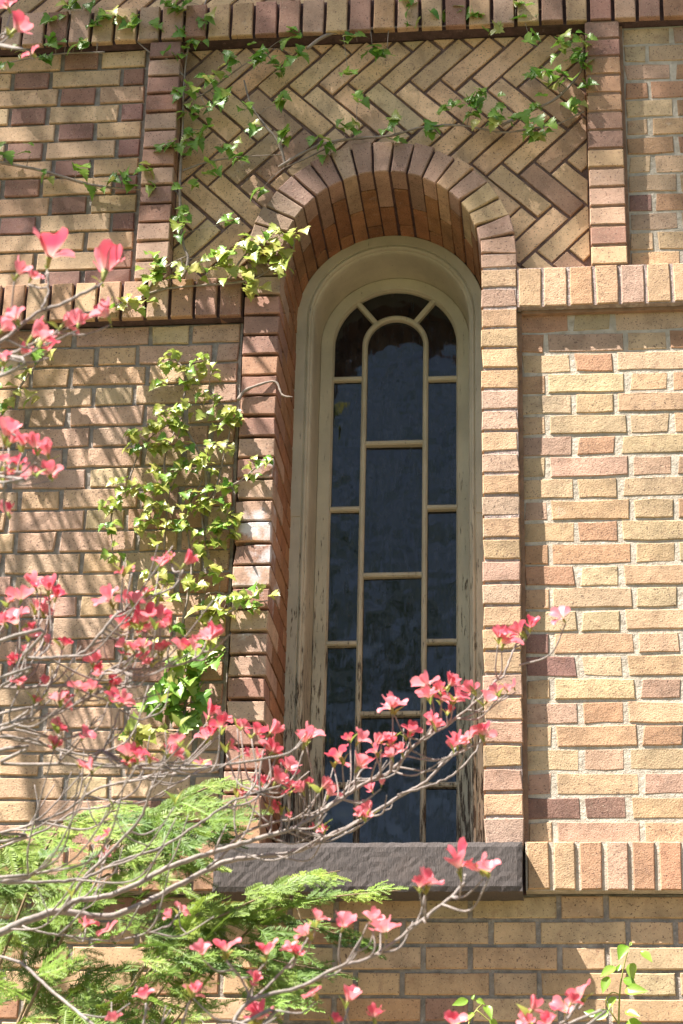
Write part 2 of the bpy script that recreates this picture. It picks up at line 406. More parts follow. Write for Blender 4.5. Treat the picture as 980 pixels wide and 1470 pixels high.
band('rowlock_band', -FX, -0.832, -2*C_, 0.0, -0.046, 0.0700, 0.0575, 'mortar_grey', -0.035, 'rowb')
tb = slab('top_rowlock_band', 'mortar_dark', -FX, FX, -0.026, 0.335, ZT+0.002, ZT+0.133)
far = MB(); i = 0; x = -FX+0.03
while x < FX-0.1:
    brick('rowlock_brick', x, x+0.066, ZT+0.004, ZT+0.131, -0.048+R_(-.002, .002), 0.14, tb, 'rowd', 'brick_smooth', far, jit=0.0013)
    x += 0.0766
far.build('outer_bricks', M['brick_far'], tb, kind='stuff')

# piers either side of the herringbone panel
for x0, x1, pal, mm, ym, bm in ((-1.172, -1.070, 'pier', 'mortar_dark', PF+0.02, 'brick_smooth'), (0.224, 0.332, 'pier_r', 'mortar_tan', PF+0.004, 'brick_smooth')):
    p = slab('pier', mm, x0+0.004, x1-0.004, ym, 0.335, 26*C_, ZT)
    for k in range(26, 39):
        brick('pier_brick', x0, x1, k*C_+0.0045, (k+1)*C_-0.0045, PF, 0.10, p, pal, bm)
slab('mortar_fillet', 'mortar_tan', 0.329, 0.3425, -0.012, 0.33, 26*C_, ZT-0.001, parent=wru)
slab('mortar_fillet', 'mortar_tan', -0.001, 0.0125, -0.012, 0.33, 0.001, 24*C_-0.001, parent=wr)
slab('mortar_fillet', 'mortar_tan', 0.012, FX, -0.016, 0.33, 24*C_-0.009, 24*C_+0.001, parent=wr)

# jambs
EFF = set(range(7, 17))
def jamb(x0, x1, side):
    inner = x1 if side < 0 else x0
    if side < 0: s = slab('left_jamb', 'mortar_dark', x0+0.004, x1-0.006, -0.010, 0.56, -0.02, ZC)
    else: s = slab('right_jamb', 'mortar_pink', x0+0.006, x1-0.002, PF+0.004, 0.56, -0.02, ZC)
    for k in range(0, 27):
        z0, z1 = k*C_+0.0045, min((k+1)*C_-0.0045, ZC+0.03)
        if k == 26: z1 = ZC-0.001
        if k == 0: z0 = -0.015
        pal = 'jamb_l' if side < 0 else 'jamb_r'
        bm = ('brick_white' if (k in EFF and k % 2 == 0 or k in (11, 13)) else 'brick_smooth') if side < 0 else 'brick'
        d0 = 0.21 if k % 2 else 0.10
        brick('jamb_brick', x0, x1, z0, z1, PF+R_(-.002, .002), d0, s, pal, bm, jit=0.0016)
        y = PF+d0+0.010
        for d in ((0.174,) if k % 2 else (0.21, 0.064)):
            j = R_(-0.001, 0.001)
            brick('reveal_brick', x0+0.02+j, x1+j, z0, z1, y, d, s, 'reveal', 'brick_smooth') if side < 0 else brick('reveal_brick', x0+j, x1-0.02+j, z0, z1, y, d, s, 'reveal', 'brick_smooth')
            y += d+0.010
jamb(JL, XL, -1); jamb(XR, JR, 1)

# arch
def ring_vf(cx, cz, r0, r1, y0, y1, a0, a1, n):
    v = []; f = []
    for i in range(n+1):
        a = a0+(a1-a0)*i/n; c, s = math.cos(a), math.sin(a)
        v += [(cx+r0*c, y0, cz+r0*s), (cx+r1*c, y0, cz+r1*s), (cx+r1*c, y1, cz+r1*s), (cx+r0*c, y1, cz+r0*s)]
    for i in range(n):
        for k in range(4): f.append((4*i+k, 4*i+(k+1) % 4, 4*i+4+(k+1) % 4, 4*i+4+k))
    f += [(0, 3, 2, 1), (4*n, 4*n+1, 4*n+2, 4*n+3)]
    return v, f
ar = MB(); ar.add(ring_vf(XC, ZC, RI+0.006, RO-0.004, PF+0.014, 0.56, 0, math.pi, 48))
arch = ar.build('window_arch', M['mortar_dark'], B)
NV = 19
for i in range(NV):
    a0, a1 = math.pi*i/NV, math.pi*(i+1)/NV; am = (a0+a1)/2
    gi = 0.0032
    def vr(r0, r1, tilt=R_(-.012, .012)):
        pts = []
        for r, s in ((r0, -1), (r1, -1), (r1, 1), (r0, 1)):
            hw = r*(a1-a0)/2-gi
            pts.append((r*1.0, s*hw+tilt*(r-0.36)*6))
        return pts
    y = PF; dd = (0.21, 0.174) if i % 2 else (0.10, 0.21, 0.064)
    for q, d in enumerate(dd):
        ro = RO+R_(-0.004, 0.004) if q == 0 else RI+0.09
        loc = vr(RI+R_(-.0015, .0015), ro)
        cx = sum(p[0] for p in loc)/4
        ring = [(p[0]-cx, p[1]) for p in loc]
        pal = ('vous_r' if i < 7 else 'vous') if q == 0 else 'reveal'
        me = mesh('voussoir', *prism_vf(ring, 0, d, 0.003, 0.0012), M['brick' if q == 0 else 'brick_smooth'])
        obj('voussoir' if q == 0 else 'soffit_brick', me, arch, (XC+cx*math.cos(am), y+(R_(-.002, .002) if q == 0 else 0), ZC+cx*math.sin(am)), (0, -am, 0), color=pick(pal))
        y += d+0.009

# herringbone panels
def clip(poly, n, c):
    """keep the part of the convex polygon where dot(n,p) >= c"""
    out = []
    for i in range(len(poly)):
        p, q = poly[i], poly[(i+1) % len(poly)]
        dp, dq = n[0]*p[0]+n[1]*p[1]-c, n[0]*q[0]+n[1]*q[1]-c
        if dp >= 0: out.append(p)
        if (dp >= 0) != (dq >= 0):
            t = dp/(dp-dq); out.append((p[0]+t*(q[0]-p[0]), p[1]+t*(q[1]-p[1])))
    return out
def area(p): return abs(sum(p[i][0]*p[(i+1) % len(p)][1]-p[(i+1) % len(p)][0]*p[i][1] for i in range(len(p))))/2 if len(p) > 2 else 0
W_, LP, JN = 0.0693, 0.2249, 0.0105
s2 = math.sqrt(0.5)
def herring(parent, X0, X1, Z0, Z1, y, hole):
    # origin so that the top corner of a falling brick sits at (-0.337, 2.488)
    ox, oz = -0.337-W_*s2, 2.488-W_*s2
    far = MB()
    for m in range(-9, 10):
        for k in range(-60, 61):
            for typ in (0, 1):
                if typ == 0: a, b, c, d = k*W_+m*LP, k*W_-m*LP, LP, W_
                else: a, b, c, d = k*W_+m*LP+LP, k*W_-m*LP+W_-LP, W_, LP
                h = JN/2
                loc = [(a+h, b+h), (a+c-h, b+h), (a+c-h, b+d-h), (a+h, b+d-h)]
                P = [(ox+(p+q)*s2, oz+(q-p)*s2) for p, q in loc]
                for n, cc in (((1, 0), X0), ((-1, 0), -X1), ((0, 1), Z0), ((0, -1), -Z1)): P = clip(P, n, cc)
                if len(P) < 3: continue
                if hole:
                    cx = sum(p[0] for p in P)/len(P)-XC; cz = sum(p[1] for p in P)/len(P)-ZC
                    if cz > 0:
                        L = math.hypot(cx, cz); n = (cx/L, cz/L); P = clip(P, n, n[0]*XC+n[1]*ZC+0.395)
                        P = clip(P, (0, 1), ZC-0.2)
                    else:
                        n = (1, 0) if cx > 0 else (-1, 0); P = clip(P, n, n[0]*XC+0.395)
                if area(P) < 0.0004: continue
                cx = sum(p[0] for p in P)/len(P); cz = sum(p[1] for p in P)/len(P)
                if not inview(cx, y, cz, 90): 
                    far.add(prism_vf(P, y, 0.05, sub=False), pick('herr')); continue
                me = mesh('herringbone_brick', *prism_vf([(p[0]-cx, p[1]-cz) for p in P], 0, 0.05, 0.0022, 0.0009), M['brick_smooth'])
                obj('herringbone_brick', me, parent, (cx+R_(-.0016, .0016), y+R_(-.002, .002), cz+R_(-.0016, .0016)), (R_(-.01, .01), R_(-.014, .014), R_(-.01, .01)), color=pick('herr'))
    if far.v: far.build('outer_bricks', M['brick_far'], parent, kind='stuff')
HY = 0.016
hp = MB(); N = 40; X0, X1, Z0, Z1 = -1.073, 0.227, 26*C_-0.002, ZT
vs = []
def hit(a):
    c, s = math.cos(a), math.sin(a); t = 9
    if c > 1e-6: t = min(t, (X1-XC)/c)
    if c < -1e-6: t = min(t, (X0-XC)/c)
    if s > 1e-6: t = min(t, (Z1-ZC)/s)
    return XC+t*c, ZC+t*s
angs = sorted([math.pi*i/N for i in range(N+1)] + [math.atan2(Z1-ZC, X1-XC), math.atan2(Z1-ZC, X0-XC)])
for a in angs:
    hx, hz = hit(a); vs += [(XC+0.36*math.cos(a), HY+0.0075, ZC+0.36*math.sin(a)), (hx, HY+0.0075, hz)]
fs = [(2*i, 2*i+1, 2*i+3, 2*i+2) for i in range(len(angs)-1)]
hp.add((vs, fs))
hp.box(X0, XC-0.36, HY+0.0075, 0.33, Z0, ZC); hp.box(XC+0.36, X1, HY+0.0075, 0.33, Z0, ZC)
pan = hp.build('herringbone_panel', M['mortar_brown'], B)
herring(pan, -1.068, 0.222, 26*C_+0.003, ZT-0.002, HY, True)
up = slab('upper_herringbone_panel', 'mortar_brown', -FX, FX, HY+0.004, 0.33, ZT+0.133, ZT+0.133+6*C_)
herring(up, -2.2, 1.2, ZT+0.136, ZT+0.132+6*C_, HY-0.004, False)
uw = slab('upper_wall_field', 'mortar_grey', -FX, FX, 0.008, 0.34, ZT+0.133+6*C_, ZT+0.133+34*C_)
farb = MB(); zb = ZT+0.133+6*C_
for k in range(28):
    x = -FX+(0.181 if k % 2 else 0)
    while x < FX-0.4:
        for a, b in ((0, 0.222), (0.2365, 0.3475)): farb.add(box_vf(x+a, x+b, 0, 0.05, zb+k*C_+0.005, zb+(k+1)*C_-0.005), pick('left_s' if b < .3 else 'left_h'))
        x += 0.362
farb.build('outer_bricks', M['brick_far'], uw, kind='stuff')

# sill
sv = MB()
SX0, SX1, SZ0, SZ1, SY = -0.829, -0.004, -0.152, -0.020, -0.118
nx, nz = 60, 10
def sy(x, z): return SY + R_(-.0008, .0008)
v = []; f = []
for j in range(nz+1):
    for i in range(nx+1):
        x = SX0+(SX1-SX0)*i/nx; z = SZ0+(SZ1-SZ0)*j/nz
        e = 0.004 if i in (0, nx) or j in (0, nz) else 0
        v.append((x+(R_(-.001, .001) if e else 0), sy(x, z)+e, z+(R_(-.0012, .0012) if e else 0)))
for j in range(nz):
    for i in range(nx):
        a = j*(nx+1)+i; f.append((a, a+1, a+nx+2, a+nx+1))
base = len(v)
rim = [j*(nx+1) for j in range(nz, -1, -1)] + list(range(1, nx+1)) + [j*(nx+1)+nx for j in range(1, nz+1)] + [nz*(nx+1)+i for i in range(nx-1, 0, -1)]
for r in rim: v.append((v[r][0], 0.60, v[r][2] + (0.03 if v[r][2] > -0.05 else 0)))
m_ = len(rim)
for i in range(m_): f.append((rim[(i+1) % m_], rim[i], base+i, base+(i+1) % m_))
obj('window_sill', mesh('window_sill', v, f, M['sill']), B)['label'] = 'dark brown chiselled stone sill'
slab('sill_backing', 'mortar_dark', -0.835, 0.003, -0.010, 0.34, -2*C_, -0.021)

# window
WX = -0.414
def sweep(profile, zb, name, mat, parent, n=40, cap=False, cx=WX):
    """sweep a profile of (radius, y) along legs and the round head"""
    path = [('l', zb+(ZC-zb)*t) for t in (0, .25, .5, .75)] + [('a', math.pi-math.pi*i/n) for i in range(n+1)] + [('r', zb+(ZC-zb)*t) for t in (.75, .5, .25, 0)]
    v = []; f = []; P = len(profile)
    for t, q in path:
        for r, y in profile:
            if t == 'l': v.append((cx-r, y, q))
            elif t == 'r': v.append((cx+r, y, q))
            else: v.append((cx+r*math.cos(q), y, ZC+r*math.sin(q)))
    for i in range(len(path)-1):
        for k in range(P-1): f.append((i*P+k, (i+1)*P+k, (i+1)*P+k+1, i*P+k+1))
    return obj(name, mesh(name, v, f, mat), parent)
ww = MB(); ww.add(ring_vf(WX, ZC, 0.245, 0.312, 0.545, 0.56, 0, math.pi, 40)); ww.box(WX-0.312, WX-0.245, 0.545, 0.56, -.02, ZC); ww.box(WX+0.245, WX+0.312, 0.545, 0.56, -.02, ZC)
win = ww.build('window', M['paint'], B)
win['label'] = 'tall narrow round-headed window with peeling cream frame and dark panes'
sweep([(0.3075, 0.40), (0.3065, 0.349), (0.304, 0.346), (0.273, 0.346), (0.2715, 0.352), (0.269, 0.352), (0.2675, 0.348), (0.2635, 0.347), (0.2600, 0.349), (0.2575, 0.354), (0.2568, 0.361), (0.2535, 0.363), (0.2505, 0.370), (0.2485, 0.385), (0.2475, 0.42), (0.2465, 0.535)], -0.02, 'window_frame', M['paint'], win)
sweep([(0.2470, 0.545), (0.2460, 0.527), (0.2440, 0.524), (0.2075, 0.524), (0.2050, 0.527), (0.2040, 0.533), (0.2015, 0.536), (0.2010, 0.562)], -0.02, 'sash', M['paint_sash'], win)
# joint between the straight legs and the head of the casing
for sx in (-1, 1):
    xa, xb = sorted((WX+sx*0.3068, WX+sx*0.2725))
    slab('casing_block', 'paint', xa, xb, 0.343, 0.36, ZC-0.086-0.6, ZC-0.086, parent=win)
GY = 0.550
b0, b1 = 0.0920, 0.1090
sweep([(b1+0.001, 0.56), (b1, 0.534), (b1-0.004, 0.5305), (b1-0.0055, 0.529), (b0+0.0055, 0.529), (b0+0.003, 0.5305), (b0, 0.534), (b0-0.001, 0.56)], -0.02, 'muntin', M['paint_sash'], win, 32)
def muntin(x0, x1, zc):
    h = 0.0078
    v = [(x0, 0.56, zc-h-.002), (x0, 0.534, zc-h), (x0, 0.530, zc-h+0.004), (x0, 0.530, zc+h-0.004), (x0, 0.534, zc+h), (x0, 0.56, zc+h+.001)]
    v += [(x1, p[1], p[2]) for p in v]
    f = [(i, i+6, i+7, i+1) for i in range(5)]
    return obj('muntin', mesh('muntin', v, f, M['paint_sash']), win)
def zpx(px, py): return at(px, py, 0.532).z
cz_ = [zpx(563, y) for y in (635, 824.5, 1023.8)]
szL = [zpx(495, y) for y in (543.5, 730, 923, 1126)]
szR = [zpx(630, y) for y in (542.5, 727.5, 920, 1126)]
cz_.append(cz_[-1]*2-cz_[-2])
for z in cz_: muntin(WX-b0-.001, WX+b0+.001, z)
for z in szL: muntin(WX-0.2035, WX-b1+.001, z)
for z in szR: muntin(WX+b1-.001, WX+0.2035, z)
for sg, a in ((-1, math.radians(128)), (1, math.radians(52))):
    v = []; c, s = math.cos(a), math.sin(a)
    for r in (b1-0.004, 0.2065):
        for hw, y in ((-0.0095, 0.56), (-0.0085, 0.534), (-0.005, 0.531), (0.005, 0.531), (0.0085, 0.534), (0.0095, 0.56)):
            v.append((WX+r*c-hw*s, y, ZC+r*s+hw*c))
    obj('muntin', mesh('muntin', v, [(i, i+6, i+7, i+1) for i in range(5)], M['paint_sash']), win)
def pane(ring):
    v = [(p[0], GY, p[1]) for p in ring]+[(p[0], GY+0.004, p[1]) for p in ring]; n = len(ring)
    tl = R_(-.02, .02); tz = R_(-.012, .012); zc_ = sum(p[1] for p in ring)/n; xc_ = sum(p[0] for p in ring)/n; v = [(x, y+tl*(x-xc_)+tz*(z-zc_), z) for x, y, z in v]
    f = [tuple(range(n)), tuple(range(2*n-1, n-1, -1))]+[(i, n+i, n+(i+1) % n, (i+1) % n) for i in range(n)]
    obj('pane', mesh('pane', v, f, M['glass']), win)
def rect(x0, x1, z0, z1): pane([(x0, z0), (x1, z0), (x1, z1), (x0, z1)])
mm = (b0+b1)/2
zz = [-0.02]+sorted(cz_)
for a, b in zip(zz[:-1], zz[1:]): rect(WX-mm, WX+mm, a, b)
n = 16
pane([(WX-mm, zz[-1]), (WX+mm, zz[-1])]+[(WX+mm*math.cos(math.pi*i/n), ZC+mm*math.sin(math.pi*i/n)) for i in range(n+1)])
for sg, zs in ((-1, szL), (1, szR)):
    q = [-0.02]+sorted(zs)
    xa, xb = sorted((WX+sg*mm, WX+sg*0.206))
    for a, b in zip(q[:-1], q[1:]): rect(xa, xb, a, b)
    aa = math.radians(52)
    outer = [(WX+sg*0.206*math.cos(aa*i/8), ZC+0.206*math.sin(aa*i/8)) for i in range(9)]
    inner = [(WX+sg*mm*math.cos(aa*i/8), ZC+mm*math.sin(aa*i/8)) for i in range(8, -1, -1)]
    ring = [(WX+sg*mm, q[-1]), (WX+sg*0.206, q[-1])]+outer+inner
    if sg < 0: ring = ring[::-1]
    pane(ring)
a0, a1 = math.radians(52), math.radians(128)
pane([(WX+0.206*math.cos(a0+(a1-a0)*i/12), ZC+0.206*math.sin(a0+(a1-a0)*i/12)) for i in range(13)] + [(WX+mm*math.cos(a1-(a1-a0)*i/12), ZC+mm*math.sin(a1-(a1-a0)*i/12)) for i in range(13)])
# dark room behind the glass
rm = MB(); rm.add(([(-2, .57, -1), (1.5, .57, -1), (1.5, 3, -1), (-2, 3, -1), (-2, .57, 3), (1.5, .57, 3), (1.5, 3, 3), (-2, 3, 3)], [(0, 1, 2, 3), (7, 6, 5, 4), (2, 6, 7, 3), (1, 5, 6, 2), (0, 3, 7, 4), ]))
rm.build('room', M['room'], B)
# body of the building
bd = MB(); bd.box(-FX, FX, 0.345, 0.56, GZ, -0.021); bd.box(-FX, -0.73, 0.345, 0.56, -0.02, ZC+0.001); bd.box(-0.095, FX, 0.345, 0.56, -0.02, ZC+0.001); bd.box(-FX, FX, 0.345, 0.56, ZC+0.40, 5.0)
bd.box(-FX, XC-0.36, 0.345, 0.56, ZC+.0012, ZC+0.4); bd.box(XC+0.36, FX, 0.345, 0.56, ZC+.0012, ZC+0.4)
bd.build('wall_core', M['mortar_dark'], B)

# ------------------------------------------------------------------ plants: shared helpers
def catmull(P, n=5):
    out = []
    Q = [P[0]*2-P[1]]+list(P)+[P[-1]*2-P[-2]]
    for i in range(1, len(Q)-2):
        for j in range(n):
            t = j/n; a, b, c, d = Q[i-1], Q[i], Q[i+1], Q[i+2]
            out.append(0.5*((2*b)+(c-a)*t+(2*a-5*b+4*c-d)*t*t+(3*b-a-3*c+d)*t*t*t))
    out.append(P[-1]); return out
def tube_vf(P, r0, r1, sides=6, wob=0.0):
    v = []; f = []; n = len(P)
    up0 = V((0.13, 0.2, 1)).normalized()
    for i, p in enumerate(P):
        t = (P[min(i+1, n-1)]-P[max(i-1, 0)])
        t = t.normalized() if t.length > 1e-9 else V((1, 0, 0))
        u = t.cross(up0)
        if u.length < 1e-3: u = t.cross(V((1, 0, 0)))
        u.normalize(); w = t.cross(u); r = r0+(r1-r0)*i/max(1, n-1)
        r *= 1+wob*R_(-1, 1)
        for k in range(sides):
            a = 2*math.pi*k/sides; v.append(p+u*(r*math.cos(a))+w*(r*math.sin(a)))
    for i in range(n-1):
        for k in range(sides):
            k2 = (k+1) % sides; f.append((i*sides+k, i*sides+k2, (i+1)*sides+k2, (i+1)*sides+k))
    f.append(tuple(range(sides))[::-1]); f.append(tuple((n-1)*sides+k for k in range(sides)))
    return v, f
def tube(name, P, r0, r1, mat, parent, sides=6, smooth=True, wob=0.0, n=5):
    return obj(name, mesh(name, *tube_vf(catmull(P, n), r0, r1, sides, wob), M[mat], smooth), parent)
def leaf_frame(nrm, tip):
    """rotation with the leaf's +Z along nrm and +Y (tip) close to tip"""
    z = nrm.normalized(); y = (tip - z*tip.dot(z))
    if y.length < 1e-4: y = z.orthogonal()
    y.normalize(); x = y.cross(z)
    return Matrix(((x.x, y.x, z.x), (x.y, y.y, z.y), (x.z, y.z, z.z)))
def fan_leaf(name, outline, mat, fold=0.25, droop=0.3):
    """leaf of unit length: outline points (x,y) of the right half from base to tip, mirrored; midrib down the middle"""
    v = []; f = []; n = len(outline)
    def zf(x, y): return abs(x)*fold - droop*y*y + R_(-.012, .012)
    ys = [p[1] for p in outline]
    for x, y in outline: v.append((x, y, zf(x, y)))
    for x, y in outline: v.append((-x, y, zf(x, y)))
    mid = len(v); ms = [0.0, 0.25, 0.5, 0.75, 1.0]
    for y in ms: v.append((0, y*0.98, zf(0, y)))
    for s in (0, 1):
        for i in range(n-1):
            y = (ys[i]+ys[i+1])/2; k = mid+min(4, max(0, round(max(0, y)*4)))
            y2 = ys[i+1]; k2 = mid+min(4, max(0, round(max(0, y2)*4)))
            a, b = s*n+i, s*n+i+1
            k1 = mid+min(4, max(0, round(max(0, ys[i])*4)))
            if k1 == k2: f.append((a, b, k1) if s == 0 else (b, a, k1))
            else: f.append((a, b, k2, k1) if s == 0 else (b, a, k1, k2))
    me = mesh(name, v, f, mat, True)
    return me
IVY_OUT = [(0, 0), (0.14, -0.10), (0.28, -0.10), (0.42, 0.0), (0.60, 0.12), (0.50, 0.20), (0.62, 0.40), (0.48, 0.40), (0.36, 0.40), (0.40, 0.58), (0.27, 0.62), (0.24, 0.78), (0.12, 0.82), (0, 1.0)]
IVY = {m: [fan_leaf('leaf', [(x*R_(.9, 1.1), y*R_(.95, 1.05)) for x, y in IVY_OUT], M[m], R_(.1, .5), R_(.1, .55)) for _ in range(5)] for m in ('ivy', 'ivy_sunlit')}
OV = [(0, 0), (0.10, 0.05), (0.22, 0.18), (0.28, 0.34), (0.26, 0.5), (0.18, 0.68), (0.09, 0.84), (0, 1.0)]
OVL = {m: [fan_leaf('leaf', OV, M[m], R_(.1, .7), R_(.0, .5)) for _ in range(4)] for m in ('sapling', 'bud')}

# ------------------------------------------------------------------ ivy
GRP = 'ivy vines climbing on the wall'
def vine(label, stems, sprigs, size, young=0.3, nper=(2, 4), Y=-0.03, spread=0.03):
    t = thing('ivy_vine', label, 'vine', at(*stems[0][0], 0.0), GRP)
    inv = Matrix.Translation(-t.location)
    allp = []
    for st in stems:
        P = [at(x, y, Y+R_(-.008, .004)) - t.location for x, y in st]
        tube('stem', P, 0.0058 if len(st) > 4 else 0.0032, 0.0022, 'vine_bark', t, 5, wob=0.3)
        allp += catmull(P, 6)
    n = 0
    for s in sprigs:
        px, py = s[:2]; sc = s[2] if len(s) > 2 else 1.0
        base = at(px, py, Y) - t.location
        near = min(allp, key=lambda q: (q-base).length)
        if (near-base).length > 0.02:
            mid = (near+base)/2+V((0, -0.012, 0.0))
            tube('twig', [near, mid, base], 0.0014, 0.0009, 'vine_bark', t, 4, n=3)
        for k in range(random.randint(*nper)):
            n += 1
            if n > 298: break
            off = V((R_(-1, 1)*spread, R_(-0.045, 0.0), R_(-0.8, 0.8)*spread))*sc
            nr = V((R_(-.6, .6), -R_(.25, 1.0), R_(.25, 1.0)))
            tp = V((R_(-1.1, 1.1), -R_(.1, .5), -R_(0.05, .9)))
            L = size*sc*R_(.65, 1.25)
            m = 'ivy_sunlit' if R_(0, 1) < young else 'ivy'  # young: share of leaves given the sunlit colour
            obj('leaf', random.choice(IVY[m]), t, base+off, leaf_frame(nr, tp), L)
    return t
H = lambda L, ox=0, oy=0, s=2: [(ox+x/s, oy+y/s) for x, y in L]
vine('leafy green ivy over the top brick band and left half of the herringbone panel',
     [[(262, 400), (270, 372), (262, 345), (258, 270), (262, 190), (264, 120), (272, 60), (296, 0)],
      [(264, 110), (240, 85), (215, 75), (195, 58)], [(150, 75), (80, 78), (0, 92)],
      [(262, 245), (300, 232), (350, 225), (405, 222)],
      [(410, 240), (400, 205), (380, 180), (360, 150), (350, 115)], [(410, 240), (450, 222), (490, 200)],
      [(262, 150), (300, 130), (340, 100), (385, 70)]],
     H([(10, 195), (55, 165), (130, 175), (150, 75), (165, 128), (245, 140), (205, 40), (300, 55), (320, 40), (345, 60), (240, 10), (385, 85), (400, 60), (465, 70), (520, 95), (510, 155), (540, 30), (590, 70), (575, 125), (530, 10), (285, 75), (500, 40),
        (610, 225), (640, 275), (560, 260), (685, 180), (735, 150), (760, 170), (790, 185), (850, 160), (840, 105), (740, 195), (535, 330), (590, 375), (540, 400), (520, 435), (610, 490), (545, 540), (660, 420), (690, 460), (700, 320), (730, 380), (800, 300), (810, 210), (825, 390), (525, 620), (530, 660), (640, 740), (690, 640), (750, 545), (600, 235), (630, 215), (640, 300), (600, 330), (560, 420), (530, 275)]), 0.038, 0.15, (3, 5), -0.03, 0.026)
vine('thin ivy strand crossing the herringbone panel above the arch and up to the right pier',
     [[(400, 240), (430, 222), (470, 205), (520, 198), (560, 195), (605, 183), (660, 180), (720, 190), (760, 185), (800, 178), (838, 160)],
      [(440, 70), (470, 50), (520, 42), (600, 38), (680, 36), (740, 25), (800, 5)], [(720, 180), (760, 160), (800, 140), (835, 100), (838, 70)]],
     H([(45, 120), (90, 145), (130, 175), (20, 215), (45, 290), (150, 350), (260, 370), (320, 325), (380, 300), (400, 285), (385, 340), (410, 375), (470, 300), (440, 355), (545, 375), (500, 360), (560, 310), (600, 230), (620, 240), (560, 220), (640, 150), (660, 175), (690, 125), (690, 195), (665, 305), (690, 250), (540, 115), (430, 80), (375, 50), (340, 35), (270, 35), (190, 15), (195, 60), (500, 20), (545, 45), (10, 380), (140, 395), (30, 380), (-60, 425), (-30, 435), (540, 385), (580, 385), (640, 130), (675, 155)], 490, 0), 0.038, 0.15, (3, 5), -0.03, 0.026)
vine('bare ivy runner with a few leaves crossing the left wall to the left pier',
     [[(-20, 228), (0, 233), (60, 245), (130, 265), (195, 272), (248, 272), (262, 300)]],
     [(0, 220), (45, 222), (68, 255), (115, 245), (160, 258), (175, 252), (187, 268), (213, 248), (215, 272), (135, 272), (240, 218)], 0.042, 0.4, (2, 3), -0.02, 0.02)
vine('sunlit ivy branch running along the left rowlock band to the foot of the arch',
     [[(60, 500), (93, 465), (114, 452), (159, 441), (225, 418), (260, 412), (345, 405), (375, 395), (395, 380)],
      [(205, 430), (225, 395), (250, 376), (268, 368)], [(330, 400), (348, 370), (372, 352), (420, 362)]],
     [(264, 391), (296, 391), (320, 375), (325, 396), (341, 388), (359, 399), (367, 412), (373, 383), (394, 391), (354, 357), (373, 346), (388, 335), (412, 349), (399, 362), (412, 373), (426, 341), (380, 360), (365, 372), (390, 350), (225, 378), (238, 392), (217, 398), (200, 425), (205, 435), (172, 440), (188, 455), (280, 400), (245, 400), (222, 385)], 0.038, 0.85, (3, 5), -0.05)
PATCH = [(270, 40), (370, 50), (240, 70), (310, 90), (360, 90), (410, 90), (230, 130), (330, 140), (390, 180), (430, 210), (490, 235), (220, 240), (270, 240), (320, 235), (470, 260), (400, 260), (450, 300), (510, 300), (290, 300), (200, 310), (130, 350), (160, 340), (260, 290), (300, 330), (230, 380), (180, 385), (270, 380), (120, 400), (400, 378), (470, 400), (320, 380), (300, 430), (390, 440), (210, 470), (270, 470), (340, 470), (420, 470), (270, 510), (240, 520), (90, 520), (70, 545), (160, 530), (210, 545), (120, 560), (50, 590), (20, 620), (25, 690), (40, 800), (330, 560), (380, 580), (440, 545), (490, 540), (390, 600), (170, 620), (240, 620), (300, 630), (360, 640), (460, 610), (500, 630), (180, 660), (290, 680), (310, 700), (240, 690), (430, 690), (510, 670), (460, 700), (150, 690), (210, 740), (370, 730), (420, 740), (500, 720), (350, 780), (380, 800), (230, 890), (190, 870), (400, 860), (450, 880), (340, 890), (370, 910), (190, 960), (260, 960), (400, 1020), (450, 1020)]
PATCH = [(150+x/2.672, 500+y/2.672) for x, y in PATCH]
vine('upper half of the sunlit small-leaved ivy patch on the left wall beside the window',
     [[(290, 740), (296, 700), (290, 660), (262, 600), (268, 540), (250, 515)], [(300, 740), (320, 660), (330, 600), (300, 560)], [(262, 600), (225, 620), (200, 650), (185, 690)], [(240, 700), (236, 660), (250, 620)]],
     [p for p in PATCH if p[1] < 690], 0.028, 0.85, (5, 7), -0.03, 0.021)
vine('lower half of the sunlit small-leaved ivy patch, ending near the pink blossom',
     [[(258, 1010), (268, 960), (262, 900), (275, 820), (268, 740), (290, 690)], [(300, 800), (290, 740), (310, 700)], [(175, 700), (160, 740), (162, 800)],
      [(235, 790), (240, 720)], [(280, 860), (310, 850), (335, 860)], [(270, 1010), (240, 1000), (220, 1012)]],
     [p for p in PATCH if p[1] >= 690], 0.028, 0.85, (5, 7), -0.03, 0.021)
vine('larger green ivy leaves low on the left wall under the sunlit patch',
     [[(262, 1050), (266, 1010), (280, 960), (300, 900), (320, 850)]],
     [(150+x/2.672, 500+y/2.672, s) for x, y, s in [(400, 1050, 1), (260, 1070, .8), (180, 1120, .8), (390, 1170, 1.1), (420, 1180, 1), (300, 1220, 1), (340, 1250, 1.2), (360, 1240, 1), (250, 1310, 1.3), (310, 1330, 1.4), (340, 1340, 1.3), (290, 1300, 1.2), (190, 1360, 1), (280, 1400, .9), (330, 1420, 1), (250, 1370, 1), (400, 1020, 1.1), (300, 1200, 1)]] + [(x/2, 980+y/2, 1) for x, y in [(480, 20), (540, 30), (560, 60), (520, 95), (400, 140), (360, 150), (430, 160)]],
     0.046, 0.35, (3, 5), -0.035)
vine('small ivy sprig with pale leaves on the upper bricks of the left jamb',
     [[(325, 700), (345, 690), (372, 668), (392, 664)]], [(150+x/2.672, 500+y/2.672) for x, y in [(560, 440), (600, 440), (640, 440), (550, 480), (580, 490)]], 0.026, 0.9, (2, 3), -0.055, 0.014)
